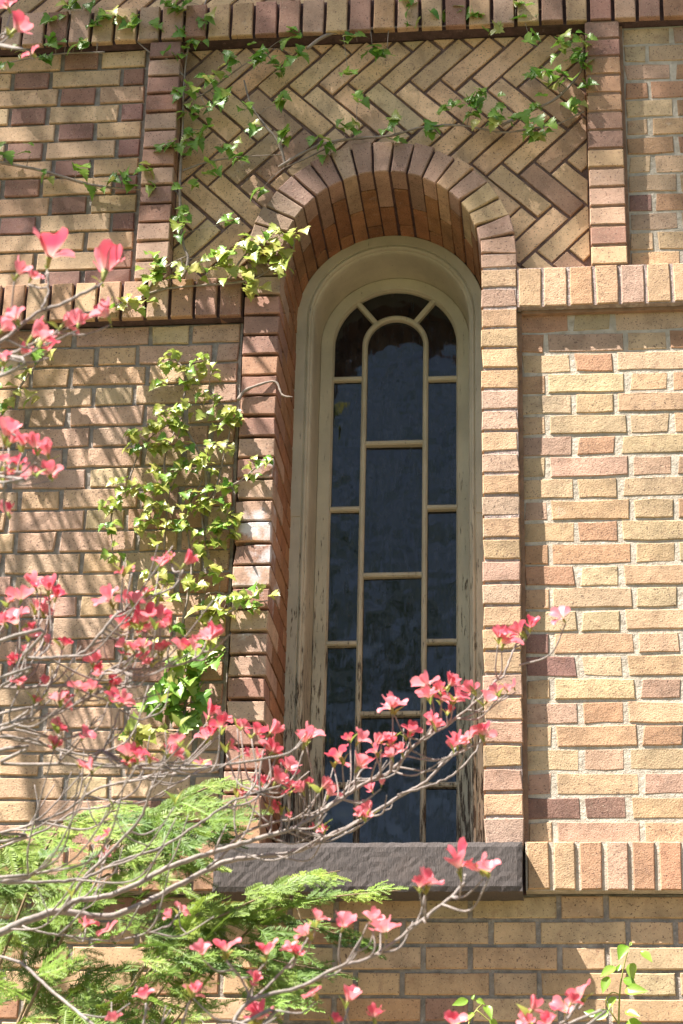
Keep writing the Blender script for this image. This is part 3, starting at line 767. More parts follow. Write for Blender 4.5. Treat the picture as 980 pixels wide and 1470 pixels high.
vine('ivy sprig with yellow-green leaves reaching across the lower left jamb',
     [[(300, 885), (330, 878), (350, 865), (370, 850), (368, 842)], [(350, 868), (385, 862)]], [(150+x/2.672, 500+y/2.672) for x, y in [(460, 960), (500, 980), (530, 960), (570, 950), (580, 920), (600, 990), (630, 970), (560, 1000), (450, 1020), (480, 965)]], 0.028, 0.8, (2, 3), -0.06, 0.014)
vine('thick ivy stem with a leafy tip at the far left, below the rowlock band',
     [[(-30, 690), (0, 600), (25, 560), (48, 528), (62, 512)]], [(62, 505), (70, 515), (25, 540), (30, 535), (45, 575), (18, 565), (0, 530), (50, 500), (5, 590)], 0.034, 0.7, (2, 4), -0.035)
vine('fine leafless tendril curling off the left jamb onto the window frame',
     [[(342, 574), (350, 562), (370, 553), (395, 548), (405, 567), (420, 570)]], [], 0.03, 0, (1, 1), -0.05)

# ------------------------------------------------------------------ dogwood
def bract_mesh(rise, seed):
    random.seed(seed)
    nu, nv_ = 6, 7; v = []; c = []; f = []
    curl = R_(.1, .5); tw = R_(-.3, .3); flare = R_(.2, 1.3)
    for j in range(nv_):
        t = j/(nv_-1)
        w = 0.07+0.37*math.sin(math.pi*0.5*min(1, t/0.62))**1.2*(1 if t < 0.62 else math.sqrt(max(0.12, 1-((t-0.62)/0.40)**2)))
        pass
        if j: ang_ = rise+0.30-flare*t; rr += math.cos(ang_)/(nv_-1); zz += math.sin(ang_)/(nv_-1)
        else: rr, zz = 0.06, 0.0
        for i in range(nu):
            s = (i/(nu-1)-0.5)*2
            notch = 0.05*(1-abs(s)) if j == nv_-1 else 0
            x = rr-notch*math.cos(rise)+0.02*R_(-1, 1); y = s*w; z = zz+0.34*w*s*s*1.4+tw*s*t*0.35-notch*math.sin(rise)+R_(-.012, .012)
            v.append((x, y, z))
            c.append((min(1, max(0, 1-t*1.9)**1.1*0.95+0.30*max(0, t-.4)*abs(s)), (0.7 if j == nv_-1 and abs(s) < 0.3 else 0.28*(i % 2)*(1-t*.5)), 0))
    for j in range(nv_-1):
        for i in range(nu-1):
            a = j*nu+i; f.append((a, a+nu, a+nu+1, a+1))
    me = mesh('bract', v, f, M['bract'], True)
    at_ = me.color_attributes.new('Col', 'FLOAT_COLOR', 'POINT'); at_.data.foreach_set('color', [q for cc in c for q in (*cc, 1.0)])
    return me
BR = [bract_mesh(r, i) for i, r in enumerate((0.30, 0.65, 0.95, 1.15, 1.25, 0.8, 0.5, 1.05, 1.2))]
random.seed(21)
# heart of the flower: button cluster on a pale receptacle
def button_mesh():
    m = MB()
    P = [V((0, 0, -0.34)), V((0, 0, -0.16)), V((0, 0, -0.04)), V((0, 0, 0.05))]
    v, f = tube_vf(P, 0.05, 0.12, 7); m.add((v, f))
    for k in range(9):
        a = k*2.4; r = 0.035*math.sqrt(k); c = V((r*math.cos(a), r*math.sin(a), 0.09))
        vv, ff = tube_vf([c-V((0, 0, .05)), c, c+V((0, 0, .04))], 0.035, 0.018, 5); m.add((vv, ff))
    return mesh('flower', m.v, m.f, M['green_stem'], True)
BUT = button_mesh()
def joined_bracts(seed):
    random.seed(seed); v = []; f = []; c = []; k0 = random.choice((0, 1, 2, 3))
    for k in range(4):
        b = BR[(k0+random.randrange(5)) % len(BR)]; rot = Matrix.Rotation(k*math.pi/2+R_(-.2, .2), 3, 'Z'); n = len(v)
        v += [rot @ q.co for q in b.vertices]; f += [tuple(i+n for i in p.vertices) for p in b.polygons]
        c += [tuple(q.color[:3]) for q in b.color_attributes['Col'].data]
    me = mesh('bracts', v, f, M['bract'], True)
    at_ = me.color_attributes.new('Col', 'FLOAT_COLOR', 'POINT'); at_.data.foreach_set('color', [q for cc in c for q in (*cc, 1.0)])
    return me
JB = [joined_bracts(100+i) for i in range(8)]
random.seed(33)
DW = thing('dogwood_tree', 'pink flowering dogwood with thin grey branches reaching in front of the wall from the left', 'tree', (-2.6, -1.6, GZ))
DO = DW.location.copy()
NFL = [0]
def flower(p, size, up):
    """p: world position of the flower's heart; size: full width in metres"""
    z = up.normalized(); x = z.orthogonal().normalized(); x = Matrix.Rotation(R_(0, 6.28), 3, z) @ x; y = z.cross(x)
    Rm = Matrix(((x.x, y.x, z.x), (x.y, y.y, z.y), (x.z, y.z, z.z)))
    o = obj('flower', BUT, DW, p-DO, Rm, size*0.56)
    if NFL[0] < 74:
        k0 = random.choice((0, 1, 2, 3, 4, 5))
        for k in range(4):
            obj('bract', BR[(k0+random.randrange(4)) % len(BR)], o, (0, 0, 0), (R_(-.15, .15), R_(-.2, .2), k*math.pi/2+R_(-.2, .2)), R_(.85, 1.12))
    else:
        obj('bracts', random.choice(JB), o)
    NFL[0] += 1
    return o
BRN = []   # (points, depth zone)
def dbranch(pts, Y0, Y1, r0, r1, start=None):
    n = len(pts); P = [at(x, y, Y0+(Y1-Y0)*i/(n-1)) for i, (x, y) in enumerate(pts)]
    P = [p+V((0, R_(-.012, .012), 0)) for p in P]
    if start is not None: P = [start]+P
    C = catmull(P, 6)
    BRN.append(C)
    # small kinks, as opposite-branching dogwood wood has
    C2 = [p+V((R_(-1, 1), R_(-1, 1), R_(-1, 1)))*0.0011 for p in C]
    obj('branch', mesh('branch', *tube_vf([p-DO for p in C2], r0*0.62, r1*0.85, 8, 0.04), M['bark'], True), DW)
    return C
T0 = V((-2.6, -1.6, GZ)); TF = V((-2.45, -1.7, -1.35)); TF2 = V((-2.35, -1.75, -0.6))
tube('trunk', [T0-DO, V((-2.62, -1.6, -2.4))-DO, TF-DO, TF2-DO], 0.075, 0.045, 'bark', DW, 10)
Z = -2.2
dbranch([(-200, 1400), (-90, 1368), (0, 1338), (45, 1322), (88, 1308), (150, 1315), (200, 1300), (230, 1283), (297, 1246), (341, 1233), (419, 1223), (479, 1199), (526, 1175), (570, 1142), (612, 1122), (642, 1090), (658, 1068)], Z, Z+.2, 0.013, 0.0022, TF)
dbranch([(570, 1142), (612, 1131), (650, 1111), (680, 1083), (692, 1062)], Z+.15, Z+.2, 0.0035, 0.0018)
dbranch([(88, 1308), (110, 1293), (150, 1287), (200, 1268), (237, 1246), (297, 1229), (314, 1219), (365, 1206), (419, 1192), (459, 1169), (489, 1148), (520, 1128), (560, 1105), (603, 1064), (640, 1040), (684, 1008), (711, 979), (722, 968), (735, 935), (745, 914)], Z, Z+.1, 0.0085, 0.0018)
dbranch([(297, 1246), (320, 1225), (345, 1200), (385, 1180), (440, 1170), (480, 1150), (510, 1120), (530, 1095)], Z+.05, Z+.2, 0.0042, 0.0018)
dbranch([(-60, 1266), (0, 1267), (75, 1267), (120, 1258), (165, 1240), (230, 1213), (290, 1180), (340, 1150), (380, 1135)], Z-.15, Z, 0.0055, 0.002, TF2)
dbranch([(88, 1308), (120, 1265), (150, 1230), (200, 1175), (215, 1140), (218, 1120)], Z, Z-.1, 0.0052, 0.002)
dbranch([(-60, 1092), (0, 1095), (100, 1100), (200, 1105), (280, 1105), (350, 1092), (410, 1080), (434, 1066)], Z-.2, Z-.1, 0.0058, 0.002, TF2)
dbranch([(-60, 1040), (0, 1052), (95, 1078), (165, 1092), (230, 1100), (300, 1096)], Z-.25, Z-.2, 0.0042, 0.002, TF2)
dbranch([(-60, 940), (37, 945), (74, 945), (114, 935), (148, 911), (170, 885), (189, 868), (215, 857), (249, 841), (262, 818)], Z-.4, Z-.35, 0.0050, 0.0018, TF2)
dbranch([(-60, 990), (0, 989), (67, 989), (135, 983), (158, 965), (209, 958), (249, 955), (285, 945), (298, 925)], Z-.35, Z-.3, 0.0045, 0.0018, TF2)
dbranch([(-60, 1062), (0, 1058), (50, 1063), (88, 1080), (135, 1096), (189, 1100), (270, 1093)], Z-.3, Z-.2, 0.0040, 0.0018)
dbranch([(-60, 1062), (0, 1050), (44, 1039), (101, 1012), (135, 999), (165, 985)], Z-.3, Z-.3, 0.0038, 0.0016, TF2)
dbranch([(135, 1096), (152, 1066), (168, 1029), (173, 1012)], Z-.3, Z-.3, 0.0030, 0.0018)
dbranch([(-70, 560), (-20, 508), (0, 495), (53, 452), (93, 436), (140, 412)], -3.0, -3.0, 0.0045, 0.0028, V((-2.3, -2.0, 0.2)))
dbranch([(-70, 560), (-10, 520), (30, 500), (55, 486), (100, 476)], -2.95, -2.95, 0.0036, 0.0018)
dbranch([(62, 449), (68, 420), (69, 392)], -3.0, -3.0, 0.0024, 0.0018)
dbranch([(-70, 700), (-20, 682), (14, 676), (41, 676), (55, 668)], -2.9, -2.9, 0.0036, 0.002, V((-2.3, -2.0, 0.2)))
dbranch([(-70, 640), (-20, 620), (8, 616), (30, 628)], -2.9, -2.9, 0.003, 0.002)
dbranch([(-60, 60), (-20, 58), (10, 50)], -3.0, -3.0, 0.003, 0.002, V((-2.5, -2.0, 1.6)))
dbranch([(300, 1540), (331, 1475), (363, 1436), (428, 1420), (482, 1392), (531, 1374), (585, 1336), (628, 1306), (662, 1272), (668, 1255)], -2.5, -2.5, 0.0052, 0.0026, V((-1.6, -2.3, -1.9)))
dbranch([(585, 1336), (600, 1318), (610, 1285)], -2.5, -2.5, 0.0026, 0.0018)
dbranch([(363, 1436), (392, 1405), (425, 1372), (445, 1345)], -2.5, -2.45, 0.003, 0.0018)
dbranch([(363, 1436), (345, 1405), (325, 1380)], -2.5, -2.45, 0.0025, 0.0018)
dbranch([(-60, 1370), (20, 1378), (60, 1410), (95, 1440), (140, 1475), (200, 1520)], -2.1, -2.3, 0.0042, 0.003)
dbranch([(30, 1328), (60, 1340), (100, 1345), (160, 1352), (205, 1343), (240, 1330), (258, 1308)], -2.2, -2.15, 0.0032, 0.0016)
dbranch([(-60, 1215), (0, 1195), (47, 1183), (97, 1160), (136, 1133), (205, 1117)], -2.1, -2.2, 0.0050, 0.002, TF2)
dbranch([(-60, 1240), (0, 1215), (60, 1190), (110, 1165), (160, 1160)], -2.0, -2.1, 0.0038, 0.002)
dbranch([(740, 1540), (790, 1480), (815, 1462), (833, 1436)], -2.4, -2.4, 0.004, 0.002, V((-1.6, -2.3, -1.9)))
dbranch([(560, 1540), (620, 1500), (652, 1474)], -2.4, -2.4, 0.004, 0.002)
dbranch([(180, 1540), (207, 1470), (210, 1440)], -2.4, -2.4, 0.003, 0.002)
dbranch([(240, 1540), (262, 1470), (274, 1438)], -2.4, -2.4, 0.003, 0.002)
dbranch([(470, 1540), (490, 1480), (498, 1445)], -2.4, -2.4, 0.003, 0.002)

def nearest(p, maxd=9, below=True):
    best = None; bd_ = 1e9
    for C in BRN:
        for q in C[4:]:
            d = q-p; L = d.length
            if below and d.z > -0.01: L += 0.10+d.z*2
            if q.x > p.x: L += 0.03
            if L < bd_: bd_ = L; best = q
    return best
def twig(a, b, r0=0.0018, r1=0.0012, mat='bark'):
    m = a.lerp(b, 0.5); h = (b-a).length
    m = m+V((R_(-.1, .15), R_(-.1, .1), -0.18))*h
    e = b-V((0, 0, 0.002))
    C = catmull([a, m, e], 5)
    obj('twig', mesh('twig', *tube_vf([p-DO for p in C], r0, r1, 5), M[mat], True), DW)
    return C
NL = [0]
def buds(p, d, n=2, size=0.03):
    for k in range(n):
        if NL[0] >= 290: return
        NL[0] += 1
        s = 1 if k % 2 else -1
        tip = V((s*R_(.1, .6), R_(-.4, .3), R_(.5, 1)))+d*0.3
        obj('leaf', random.choice(OVL['bud']), DW, p-DO+V((0, 0, 0.002)), leaf_frame(V((-s, R_(-1, .3), .3)), tip), size*R_(.6, 1.2))
Za, Zb, Zc, Zd = -3.0, -2.9, -2.55, -2.15
FL = [(70, 362, 60, Za), (150, 382, 64, Za), (25, 390, 34, Za), (44, 396, 30, Za), (20, 38, 44, Za), (12, 8, 30, Za), (46, 75, 22, Za), (45, 478, 42, Za), (25, 455, 34, Za), (2, 470, 36, Za), (90, 462, 34, Za), (60, 486, 32, Za), (155, 450, 40, Za), (112, 462, 32, Za), (30, 505, 26, Za), (70, 500, 30, Za), (5, 515, 26, Za),
 (8, 622, 40, Zb), (33, 636, 32, Zb), (51, 640, 32, Zb), (69, 650, 34, Zb), (27, 666, 24, Zb), (47, 676, 26, Zb), (73, 678, 32, Zb), (8, 660, 20, Zb), (12, 733, 30, Zb), (6, 686, 22, Zb),
 (50, 838, 30, Zc), (70, 844, 32, Zc), (30, 857, 32, Zc), (52, 872, 26, Zc), (24, 891, 38, Zc), (6, 893, 24, Zc), (12, 862, 24, Zc), (80, 855, 26, Zc), (44, 912, 24, Zc), (64, 920, 18, Zc), (24, 949, 20, Zc), (37, 936, 20, Zc), (91, 925, 20, Zc), (158, 858, 40, Zc), (182, 863, 28, Zc), (208, 850, 22, Zc), (175, 822, 16, Zc), (230, 809, 28, Zc), (264, 806, 34, Zc), (202, 888, 38, Zc), (230, 886, 30, Zc), (175, 899, 36, Zc), (214, 902, 26, Zc), (299, 914, 38, Zc), (259, 930, 32, Zc), (232, 932, 26, Zc), (205, 928, 22, Zc), (192, 932, 20, Zc), (178, 926, 20, Zc), (208, 945, 22, Zc), (276, 929, 20, Zc), (134, 949, 28, Zc), (141, 964, 26, Zc), (158, 984, 28, Zc), (175, 1004, 32, Zc), (161, 1002, 24, Zc), (27, 981, 24, Zc), (65, 981, 20, Zc), (111, 986, 26, Zc), (131, 988, 22, Zc), (84, 1004, 26, Zc), (92, 1012, 18, Zc), (50, 1006, 15, Zc), (86, 1042, 24, Zc), (119, 1055, 26, Zc), (76, 1068, 22, Zc), (183, 1082, 28, Zc), (198, 1086, 26, Zc), (216, 1088, 20, Zc), (130, 1102, 26, Zc), (246, 1081, 26, Zc), (256, 1064, 22, Zc),
 (300, 1025, 30, Zd), (318, 1040, 32, Zd), (296, 1058, 26, Zd), (290, 1096, 20, Zd), (348, 1042, 20, Zd), (365, 1050, 28, Zd), (387, 1049, 30, Zd), (328, 1072, 22, Zd), (348, 1082, 20, Zd), (392, 1075, 32, Zd), (371, 1086, 22, Zd), (436, 1062, 36, Zd), (412, 1101, 30, Zd), (395, 1119, 34, Zd), (371, 1126, 26, Zd), (381, 1130, 22, Zd), (418, 1126, 17, Zd), (435, 1134, 24, Zd), (462, 1128, 26, Zd), (471, 1139, 28, Zd), (343, 1139, 16, Zd), (392, 1160, 20, Zd), (402, 1165, 14, Zd), (452, 1189, 14, Zd), (464, 1192, 15, Zd), (243, 1078, 24, Zd),
 (514, 1061, 28, Zd), (539, 1065, 24, Zd), (560, 1068, 22, Zd), (488, 1084, 32, Zd), (514, 1097, 36, Zd), (563, 1084, 24, Zd), (540, 1078, 22, Zd), (577, 1078, 22, Zd), (563, 1012, 34, Zd), (589, 1048, 24, Zd), (615, 980, 34, Zd), (617, 999, 26, Zd), (645, 980, 30, Zd), (635, 1002, 24, Zd), (655, 999, 28, Zd), (678, 990, 26, Zd), (698, 1003, 30, Zd), (643, 1021, 17, Zd), (619, 1032, 20, Zd), (625, 1042, 22, Zd), (656, 1066, 30, Zd), (674, 1058, 26, Zd), (694, 1052, 32, Zd), (531, 1163, 26, Zd), (524, 1172, 20, Zd), (534, 1133, 20, Zd), (722, 920, 38, Zd), (748, 906, 32, Zd), (808, 884, 30, Zd), (738, 985, 20, Zd),
 (660, 1240, 50, -2.6), (690, 1246, 36, -2.6), (612, 1266, 38, -2.6), (455, 1318, 30, -2.5), (442, 1339, 28, -2.5), (493, 1326, 36, -2.5), (534, 1318, 26, -2.5), (553, 1334, 36, -2.5), (290, 1366, 28, -2.5), (323, 1361, 36, -2.5), (382, 1366, 34, -2.5), (420, 1364, 26, -2.5), (363, 1409, 24, -2.5), (274, 1426, 28, -2.5), (374, 1458, 44, -2.5), (450, 1426, 26, -2.5), (499, 1434, 32, -2.5), (537, 1458, 28, -2.5), (258, 1305, 22, -2.15), (125, 1321, 26, -2.15), (157, 1333, 26, -2.15), (147, 1203, 20, -2.2), (150, 1229, 16, -2.2), (208, 1431, 26, -2.4), (165, 1464, 22, -2.4), (763, 1446, 34, -2.4), (758, 1464, 28, -2.4), (811, 1448, 32, -2.4), (834, 1426, 34, -2.4), (788, 1468, 26, -2.4), (651, 1468, 30, -2.4), (480, 1466, 22, -2.4)]
FL += [(x+R_(-15, 15), y+R_(-10, 12), s_*R_(.6, .9), Y) for x, y, s_, Y in FL if Y != Za and R_(0, 1) < .52]
FL.sort(key=lambda q: -q[2])
for px, py, s, Y in FL:
    p = at(px, py+s*0.15, Y+R_(-.05, .05)); D = (p-CAM).dot(CF)
    size = s*D/FPX*1.25
    up_ = V((R_(-.7, .7), R_(-.8, .35), R_(.6, 1.0)))
    flower(p, size, up_)
    b = p-up_.normalized()*size*0.19
    nb = nearest(b)
    if px == 808: nb = at(745, 955, Y)
    if nb is not None and (nb-b).length < 0.5: C = twig(nb, b)
    if R_(0, 1) < 0.8: buds(b-V((0, 0, size*.15)), V((0, 0, 1)), random.choice((1, 2)), 0.024)
# bare side twigs ending in opening buds
cand = [(C, i) for C in BRN for i in range(5, len(C)-1) for _ in (0,)]
random.shuffle(cand); k = 0
for C, i in cand:
    q = C[i]; px, py = topx(q)
    if not (0 < px < 560 and py > 850): continue
    if px > 480 and R_(0, 1) < .5: continue
    L = R_(.05, .17); d = V((R_(.05, .9), R_(-.5, .5), R_(.0, .95))).normalized()
    C2 = twig(q, q+d*L, 0.0020, 0.0010)
    buds(C2[-1], d, 2, 0.026)
    if R_(0, 1) < .6:
        q2 = C2[6]; C3 = twig(q2, q2+V((R_(-.6, .8), R_(-.4, .4), R_(.3, 1))).normalized()*L*.5, 0.0014, 0.0009); buds(C3[-1], d, 1, 0.024)
    k += 1
    if k > 75: break

# dogwood boughs close to the wall, left of the picture, whose flowers and twigs streak the left wall with shade
UB = [V((-2.55, -1.5, -0.2)), V((-2.6, -1.2, 1.2)), V((-2.65, -0.85, 2.3)), V((-2.5, -0.6, 3.1))]
tube('branch', [p-DO for p in [TF2]+UB], 0.035, 0.012, 'bark', DW, 8)
back = []
for e in ((-2.05, -0.42, 2.9), (-1.95, -0.5, 3.5), (-2.2, -0.35, 2.3), (-2.4, -0.6, 3.9), (-1.7, -0.55, 3.8)):
    st = UB[2] if e[2] < 3 else UB[3]; e = V(e)
    P = [st, st.lerp(e, .5)+V((R_(-.1, .1), R_(-.05, .05), R_(0, .12))), e]
    tube('branch', [p-DO for p in P], 0.010, 0.003, 'bark', DW, 6); back += catmull(P, 8)
k = 0; tries = 0
while k < 58 and tries < 4000:
    tries += 1
    tx, tz = R_(-1.75, -0.74), R_(0.15, 1.62); d = R_(0.30, 0.50)
    if tx > -1.0 and tz < 1.0: continue
    p = V((tx-1.622*d, -d, tz+3.067*d)); a, b = topx(p)
    if a > -25 and b > -25: continue
    nb = min(back, key=lambda q: (q-p).length)
    if (nb-p).length > 0.75: continue
    if k % 6 == 0:
        NF0 = NFL[0]; NFL[0] = 999; flower(p, R_(.035, .05), V((R_(-.4, .4), R_(-.4, .4), 1))); NFL[0] = NF0
    else:
        for q in range(3):
            o_ = V((R_(-.05, .05), R_(-.03, .03), R_(-.05, .05)))
            twig(p+o_, p+o_+V((R_(-.08, .02), -R_(.09, .18), R_(.0, .1))), 0.0055, 0.004)
    twig(nb, p, 0.0035, 0.0015); back.append(nb.lerp(p, .5)); back.append(p); k += 1

# ------------------------------------------------------------------ yew
def shoot(m, base, d, L, nrm, nl=0.021, gap=0.0047, droop=0.12):
    """one flat-combed shoot of needles"""
    n = int(L/gap); side = d.cross(nrm).normalized(); P = []
    for i in range(n+1):
        t = i/n; P.append(base+d*(L*t)+V((0, 0, -1))*droop*L*t*t)
    m.add(tube_vf(P[::max(1, n//4)]+[P[-1]], 0.0014, 0.0008, 3))
    for i in range(2, n+1):
        for s in (-1, 1):
            q = P[i]; ln = nl*(1-0.45*(i/n)**3)*R_(.8, 1.1)
            dirv = (side*s+d*R_(.35, .75)+nrm*R_(-.05, .35)).normalized(); w = d*0.0017
            v = [q-w, q+w, q+dirv*ln*0.6+w*0.95+nrm*0.001, q+dirv*ln, q+dirv*ln*0.6-w*0.95]
            m.add((v, [(0, 1, 2, 4), (4, 2, 3)]))
def spray_mesh(mat, seed, L=0.17):
    random.seed(seed); m = MB(); X = V((1, 0, 0)); Zv = V((0, 0, 1))
    shoot(m, V((0, 0, 0)), X, L, Zv)
    for k in range(4):
        for s in (-1, 1):
            if R_(0, 1) < 0.2: continue
            t = 0.10+0.21*k+R_(-.05, .05)
            d = (X*1.0+V((0, s*R_(.7, 1.1), R_(-.1, .12)))).normalized()
            shoot(m, X*L*t+V((0, 0, -0.12*L*t*t)), d, L*R_(.26, .5)*(1.15-t), (Zv+V((R_(-.4,.4), R_(-.5,.5), 0))).normalized())
    return mesh('spray', m.v, m.f, M[mat])
SPR = {m: [spray_mesh(m, 50+i) for i in range(4)] for m in ('yew', 'yew_bright')}
random.seed(77)
YW = thing('yew_bush', 'green yew bush with flat feathery needle sprays growing against the wall below the sill', 'bush', (-1.35, -0.75, GZ)); YO = YW.location.copy()
tube('trunk', [V((0, 0, 0)), V((.05, .02, .9)), V((-.10, .05, 1.7))], 0.05, 0.025, 'tree_bark', YW, 8)
yc = YO+V((.15, .05, 1.7))+V((-.25, 0, .0))
ns = 0
def spray(px, py, Y, dirv, mat='yew', sc=1.0, nrm=None):
    global ns
    if ns > 290: return
    ns += 1
    p = at(px, py, Y); n_ = nrm or V((R_(-.3, .3), -R_(.4, 1.0), R_(.5, 1.0)))
    x = dirv.normalized(); z = (n_-x*n_.dot(x)).normalized(); y = z.cross(x)
    Rm = Matrix(((x.x, y.x, z.x), (x.y, y.y, z.y), (x.z, y.z, z.z)))
    obj('spray', random.choice(SPR[mat]), YW, p-YO-x*0.08*sc, Rm, sc)
# feathered arms that show singly: (pixel path, depth)
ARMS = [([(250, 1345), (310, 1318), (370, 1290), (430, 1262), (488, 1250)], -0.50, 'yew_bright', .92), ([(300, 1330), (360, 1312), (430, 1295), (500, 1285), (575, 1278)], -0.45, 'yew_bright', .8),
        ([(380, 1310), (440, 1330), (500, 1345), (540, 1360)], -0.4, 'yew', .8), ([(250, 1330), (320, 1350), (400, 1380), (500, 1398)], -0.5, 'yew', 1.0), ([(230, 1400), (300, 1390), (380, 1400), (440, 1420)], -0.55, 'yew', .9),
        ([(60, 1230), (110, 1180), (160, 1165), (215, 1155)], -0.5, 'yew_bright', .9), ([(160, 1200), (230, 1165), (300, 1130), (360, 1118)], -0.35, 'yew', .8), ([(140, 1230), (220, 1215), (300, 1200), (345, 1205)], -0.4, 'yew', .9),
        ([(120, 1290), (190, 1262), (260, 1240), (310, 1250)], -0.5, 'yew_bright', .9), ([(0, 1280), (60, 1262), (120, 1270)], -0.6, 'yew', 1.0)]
for path, Y, mat, sc in ARMS:
    P = [at(x, y, Y) for x, y in path]; C = catmull(P, 4)
    tube('branch', [yc-YO, (yc*.5+P[0]*.5)-YO+V((-.05, 0, -.12))]+[p-YO for p in P], 0.005, 0.0015, 'yew_bark', YW, 5)
    for i in range(len(C)-1):
        d = (C[min(i+1, len(C)-1)]-C[i]).normalized(); px, py = topx(C[i])
        for s in (0,):
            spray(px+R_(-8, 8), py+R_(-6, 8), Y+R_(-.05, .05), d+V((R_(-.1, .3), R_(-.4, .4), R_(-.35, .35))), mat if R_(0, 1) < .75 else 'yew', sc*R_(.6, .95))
def inpoly(x, y, P):
    c = False
    for i in range(len(P)):
        (x1, y1), (x2, y2) = P[i], P[i-1]
        if (y1 > y) != (y2 > y) and x < (x2-x1)*(y-y1)/(y2-y1)+x1: c = not c
    return c
YP = [(-20, 1240), (70, 1195), (150, 1155), (260, 1145), (330, 1160), (320, 1195), (270, 1260), (300, 1300), (400, 1320), (440, 1380), (420, 1440), (400, 1490), (-20, 1490)]
t_ = 0
while ns < 240 and t_ < 5000:
    t_ += 1; x, y = R_(-20, 450), R_(1120, 1480)
    if not inpoly(x, y, YP): continue
    if R_(0, 1) < .8 and math.sin(x*.031+1)*math.sin(y*.045) > .45: continue
    if (x < 190 and 1370 < y < 1425 and R_(0, 1) < .7) or (200 < x < 330 and 1420 < y and R_(0, 1) < .5) or (x < 120 and y > 1440 and R_(0, 1) < .6): continue
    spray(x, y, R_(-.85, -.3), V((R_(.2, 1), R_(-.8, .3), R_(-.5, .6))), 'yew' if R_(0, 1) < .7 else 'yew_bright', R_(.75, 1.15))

inner = MB()                                        # the dense inside of the bush: too many sprays to count
for q in range(75):
    for _ in range(50):
        x, y = R_(-20, 440), R_(1130, 1480)
        if inpoly(x, y, YP): break
    if 40 < x < 170 and 1375 < y < 1420: continue
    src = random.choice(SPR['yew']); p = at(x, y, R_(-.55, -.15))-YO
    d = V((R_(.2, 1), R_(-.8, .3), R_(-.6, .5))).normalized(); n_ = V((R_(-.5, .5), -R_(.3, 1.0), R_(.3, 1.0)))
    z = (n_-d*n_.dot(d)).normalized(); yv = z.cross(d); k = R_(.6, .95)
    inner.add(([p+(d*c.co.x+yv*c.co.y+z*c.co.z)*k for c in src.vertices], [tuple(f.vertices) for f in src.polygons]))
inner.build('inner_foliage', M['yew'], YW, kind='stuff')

# ------------------------------------------------------------------ young shrubs, lower right
def sapling(label, stems, leaves, Y):
    base = at(*stems[0][0], Y); t = thing('sapling', label, 'shrub', (base.x, base.y, GZ), 'young shoots at the foot of the wall')
    O = t.location.copy()
    for i, st in enumerate(stems):
        P = [at(x, y, Y+R_(-.01, .01))-O for x, y in st]
        if i == 0: P = [V((0, 0, 0)), P[0]*0.6]+P
        tube('stem', P, 0.004 if i == 0 else .002, 0.0012, 'green_stem', t, 5)
    for px, py, L, ang in leaves:
        p = at(px, py, Y-.01)-O; a = math.radians(ang)
        tip = V((math.cos(a), R_(-.5, .1), math.sin(a)))
        Lm = L/560*0.92; p = p-tip.normalized()*Lm*0.5
        obj('leaf', random.choice(OVL['sapling']), t, p, leaf_frame(V((R_(-.5, .2), -1, R_(.2, .9))), tip), Lm)
    return t
sapling('thin upright shoot with bright green pointed leaves at the lower right corner', [[(888, 1560), (888, 1470), (890, 1420), (896, 1385), (905, 1352)], [(888, 1470), (870, 1440), (878, 1425), (890, 1428)]],
        [(893, 1371, 32, 250), (872, 1395, 30, 215), (928, 1374, 26, 310), (907, 1395, 30, 262), (870, 1415, 28, 255), (905, 1411, 26, 325), (914, 1426, 36, 350), (862, 1459, 28, 215), (908, 1458, 26, 330), (846, 1453, 22, 160), (912, 1470, 30, 345), (905, 1354, 8, 90), (887, 1388, 14, 80), (878, 1440, 24, 240)], -0.42)
sapling('short curved shoot with small green leaves at the bottom edge, under the sill', [[(672, 1560), (672, 1475), (684, 1450), (692, 1440), (676, 1434)], [(684, 1450), (705, 1468)]],
        [(660, 1440, 26, 200), (690, 1438, 16, 330), (700, 1456, 26, 290), (674, 1462, 22, 240), (709, 1468, 18, 320), (678, 1431, 10, 90)], -0.42)

# ------------------------------------------------------------------ trees outside the picture: one shades the top of the wall, others stand across the lawn
def leaf_cloud(name, pts, size, mat, parent, off):
    n = len(pts); pts = np.asarray(pts)-np.array(off)
    a = RNG.normal(size=(n, 3)); a /= np.linalg.norm(a, axis=1)[:, None]
    b = RNG.normal(size=(n, 3)); b -= a*(a*b).sum(1)[:, None]; b /= np.linalg.norm(b, axis=1)[:, None]
    s = (size*RNG.uniform(.7, 1.3, n))[:, None]
    vv = np.stack([pts-a*s*.5, pts-b*s*.28, pts+a*s*.5, pts+b*s*.28], 1).reshape(-1, 3)
    me = bpy.data.meshes.new(name); me.vertices.add(4*n); me.vertices.foreach_set('co', vv.ravel())
    me.loops.add(4*n); me.loops.foreach_set('vertex_index', np.arange(4*n)); me.polygons.add(n)
    me.polygons.foreach_set('loop_start', np.arange(0, 4*n, 4)); me.update(calc_edges=True); me.materials.append(M[mat])
    return obj(name, me, parent)
ST = thing('shade_tree', 'tall leafy tree left of the building whose boughs shade the top of the wall', 'tree', (-6.8, -2.6, GZ)); SO = ST.location.copy()
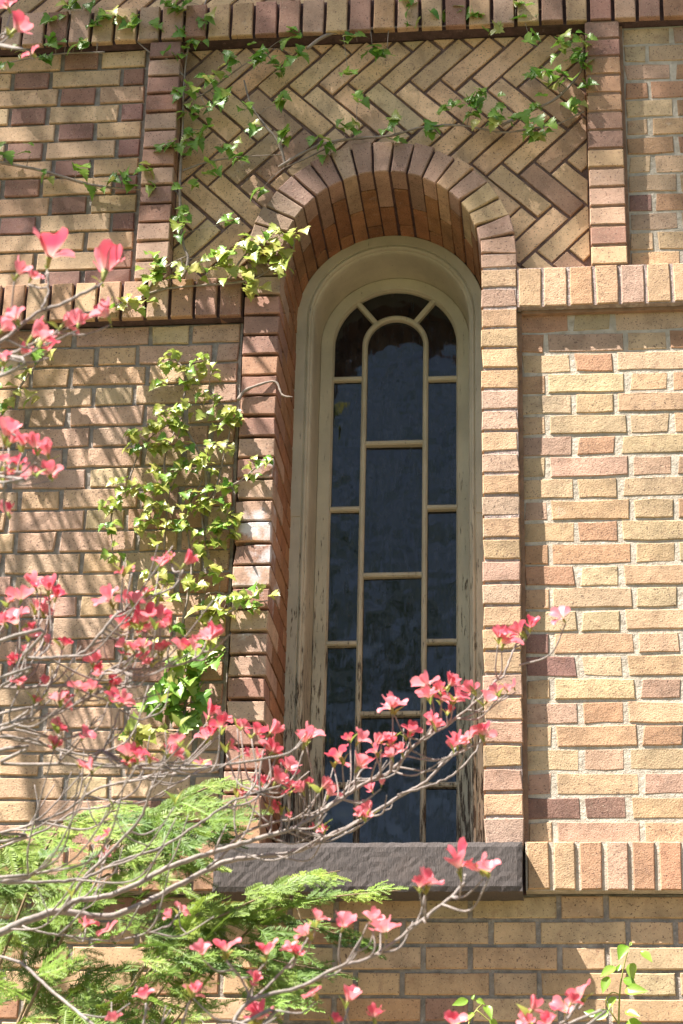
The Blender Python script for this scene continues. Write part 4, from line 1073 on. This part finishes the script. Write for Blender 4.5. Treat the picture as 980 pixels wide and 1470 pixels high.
tube('trunk', [V((0, 0, 0)), V((.1, .05, 5)), V((.3, .1, 10)), V((.5, .1, 15))], 0.24, 0.08, 'tree_bark', ST, 10)

pts = []
def wob(x): return 0.10*math.sin(x*5.1+1)+0.06*math.sin(x*13+2)
while len(pts) < 3900:
    x, z = R_(-2.9, 1.6), R_(1.6, 4.6)
    e = z-(1.93+wob(x) if not (-1.10 < x < -0.86 or -0.06 < x < 0.20) else 1.72)
    if e < 0 and not (e > -0.14 and math.sin(x*23)*math.sin(z*31+x*9) > 0.35 and R_(0, 1) < .6): continue
    if e > 0.9 and R_(0, 1) < .45: continue
    if R_(0, 1) < .12*(math.sin(x*7)+1): continue
    t = R_(.50, .78); p = V((x, 0, z))-SUNV*t
    pts.append(p[:])
leaf_cloud('crown', pts, 0.095, 'tree_leaf', ST, SO)
for e in range(9):
    p = V(pts[e*400]); tube('limb', [V((.4, .1, 12.5+e*.2)), (V((.4, .1, 15))+p-SO)/2, p-SO], 0.05, 0.012, 'tree_bark', ST, 6)
def bigtree(loc, h, r, n, label):
    t = thing('broadleaf_tree', label, 'tree', loc, 'trees across the lawn'); O = V(loc)
    tube('trunk', [V((0, 0, 0)), V((.1, 0, h*.4)), V((0, .2, h*.8))], 0.3, 0.1, 'tree_bark', t, 10)
    cl = [(V((R_(-1, 1)*r, R_(-1, 1)*r, h*.62+R_(-.9, 1)*r)), R_(.25, .5)*r) for _ in range(34)]
    P = []
    for i in range(n):
        c, cr = random.choice(cl); d = V((random.gauss(0, 1), random.gauss(0, 1), random.gauss(0, 1))).normalized()*cr*R_(.3, 1)
        P.append((O+c+d)[:])
    leaf_cloud('crown', P, 0.34, 'tree_leaf', t, loc)
    for c, cr in cl[:12]: tube('limb', [V((0, .1, h*.35)), (V((0, 0, h*.5))+c)/2, c], 0.09, 0.02, 'tree_bark', t, 6)
bigtree((-7.5, -22, GZ), 20, 5.5, 3600, 'broad green tree across the lawn, left of the window')
bigtree((3.0, -27, GZ), 24, 6.5, 4400, 'taller green tree across the lawn, right of the window')
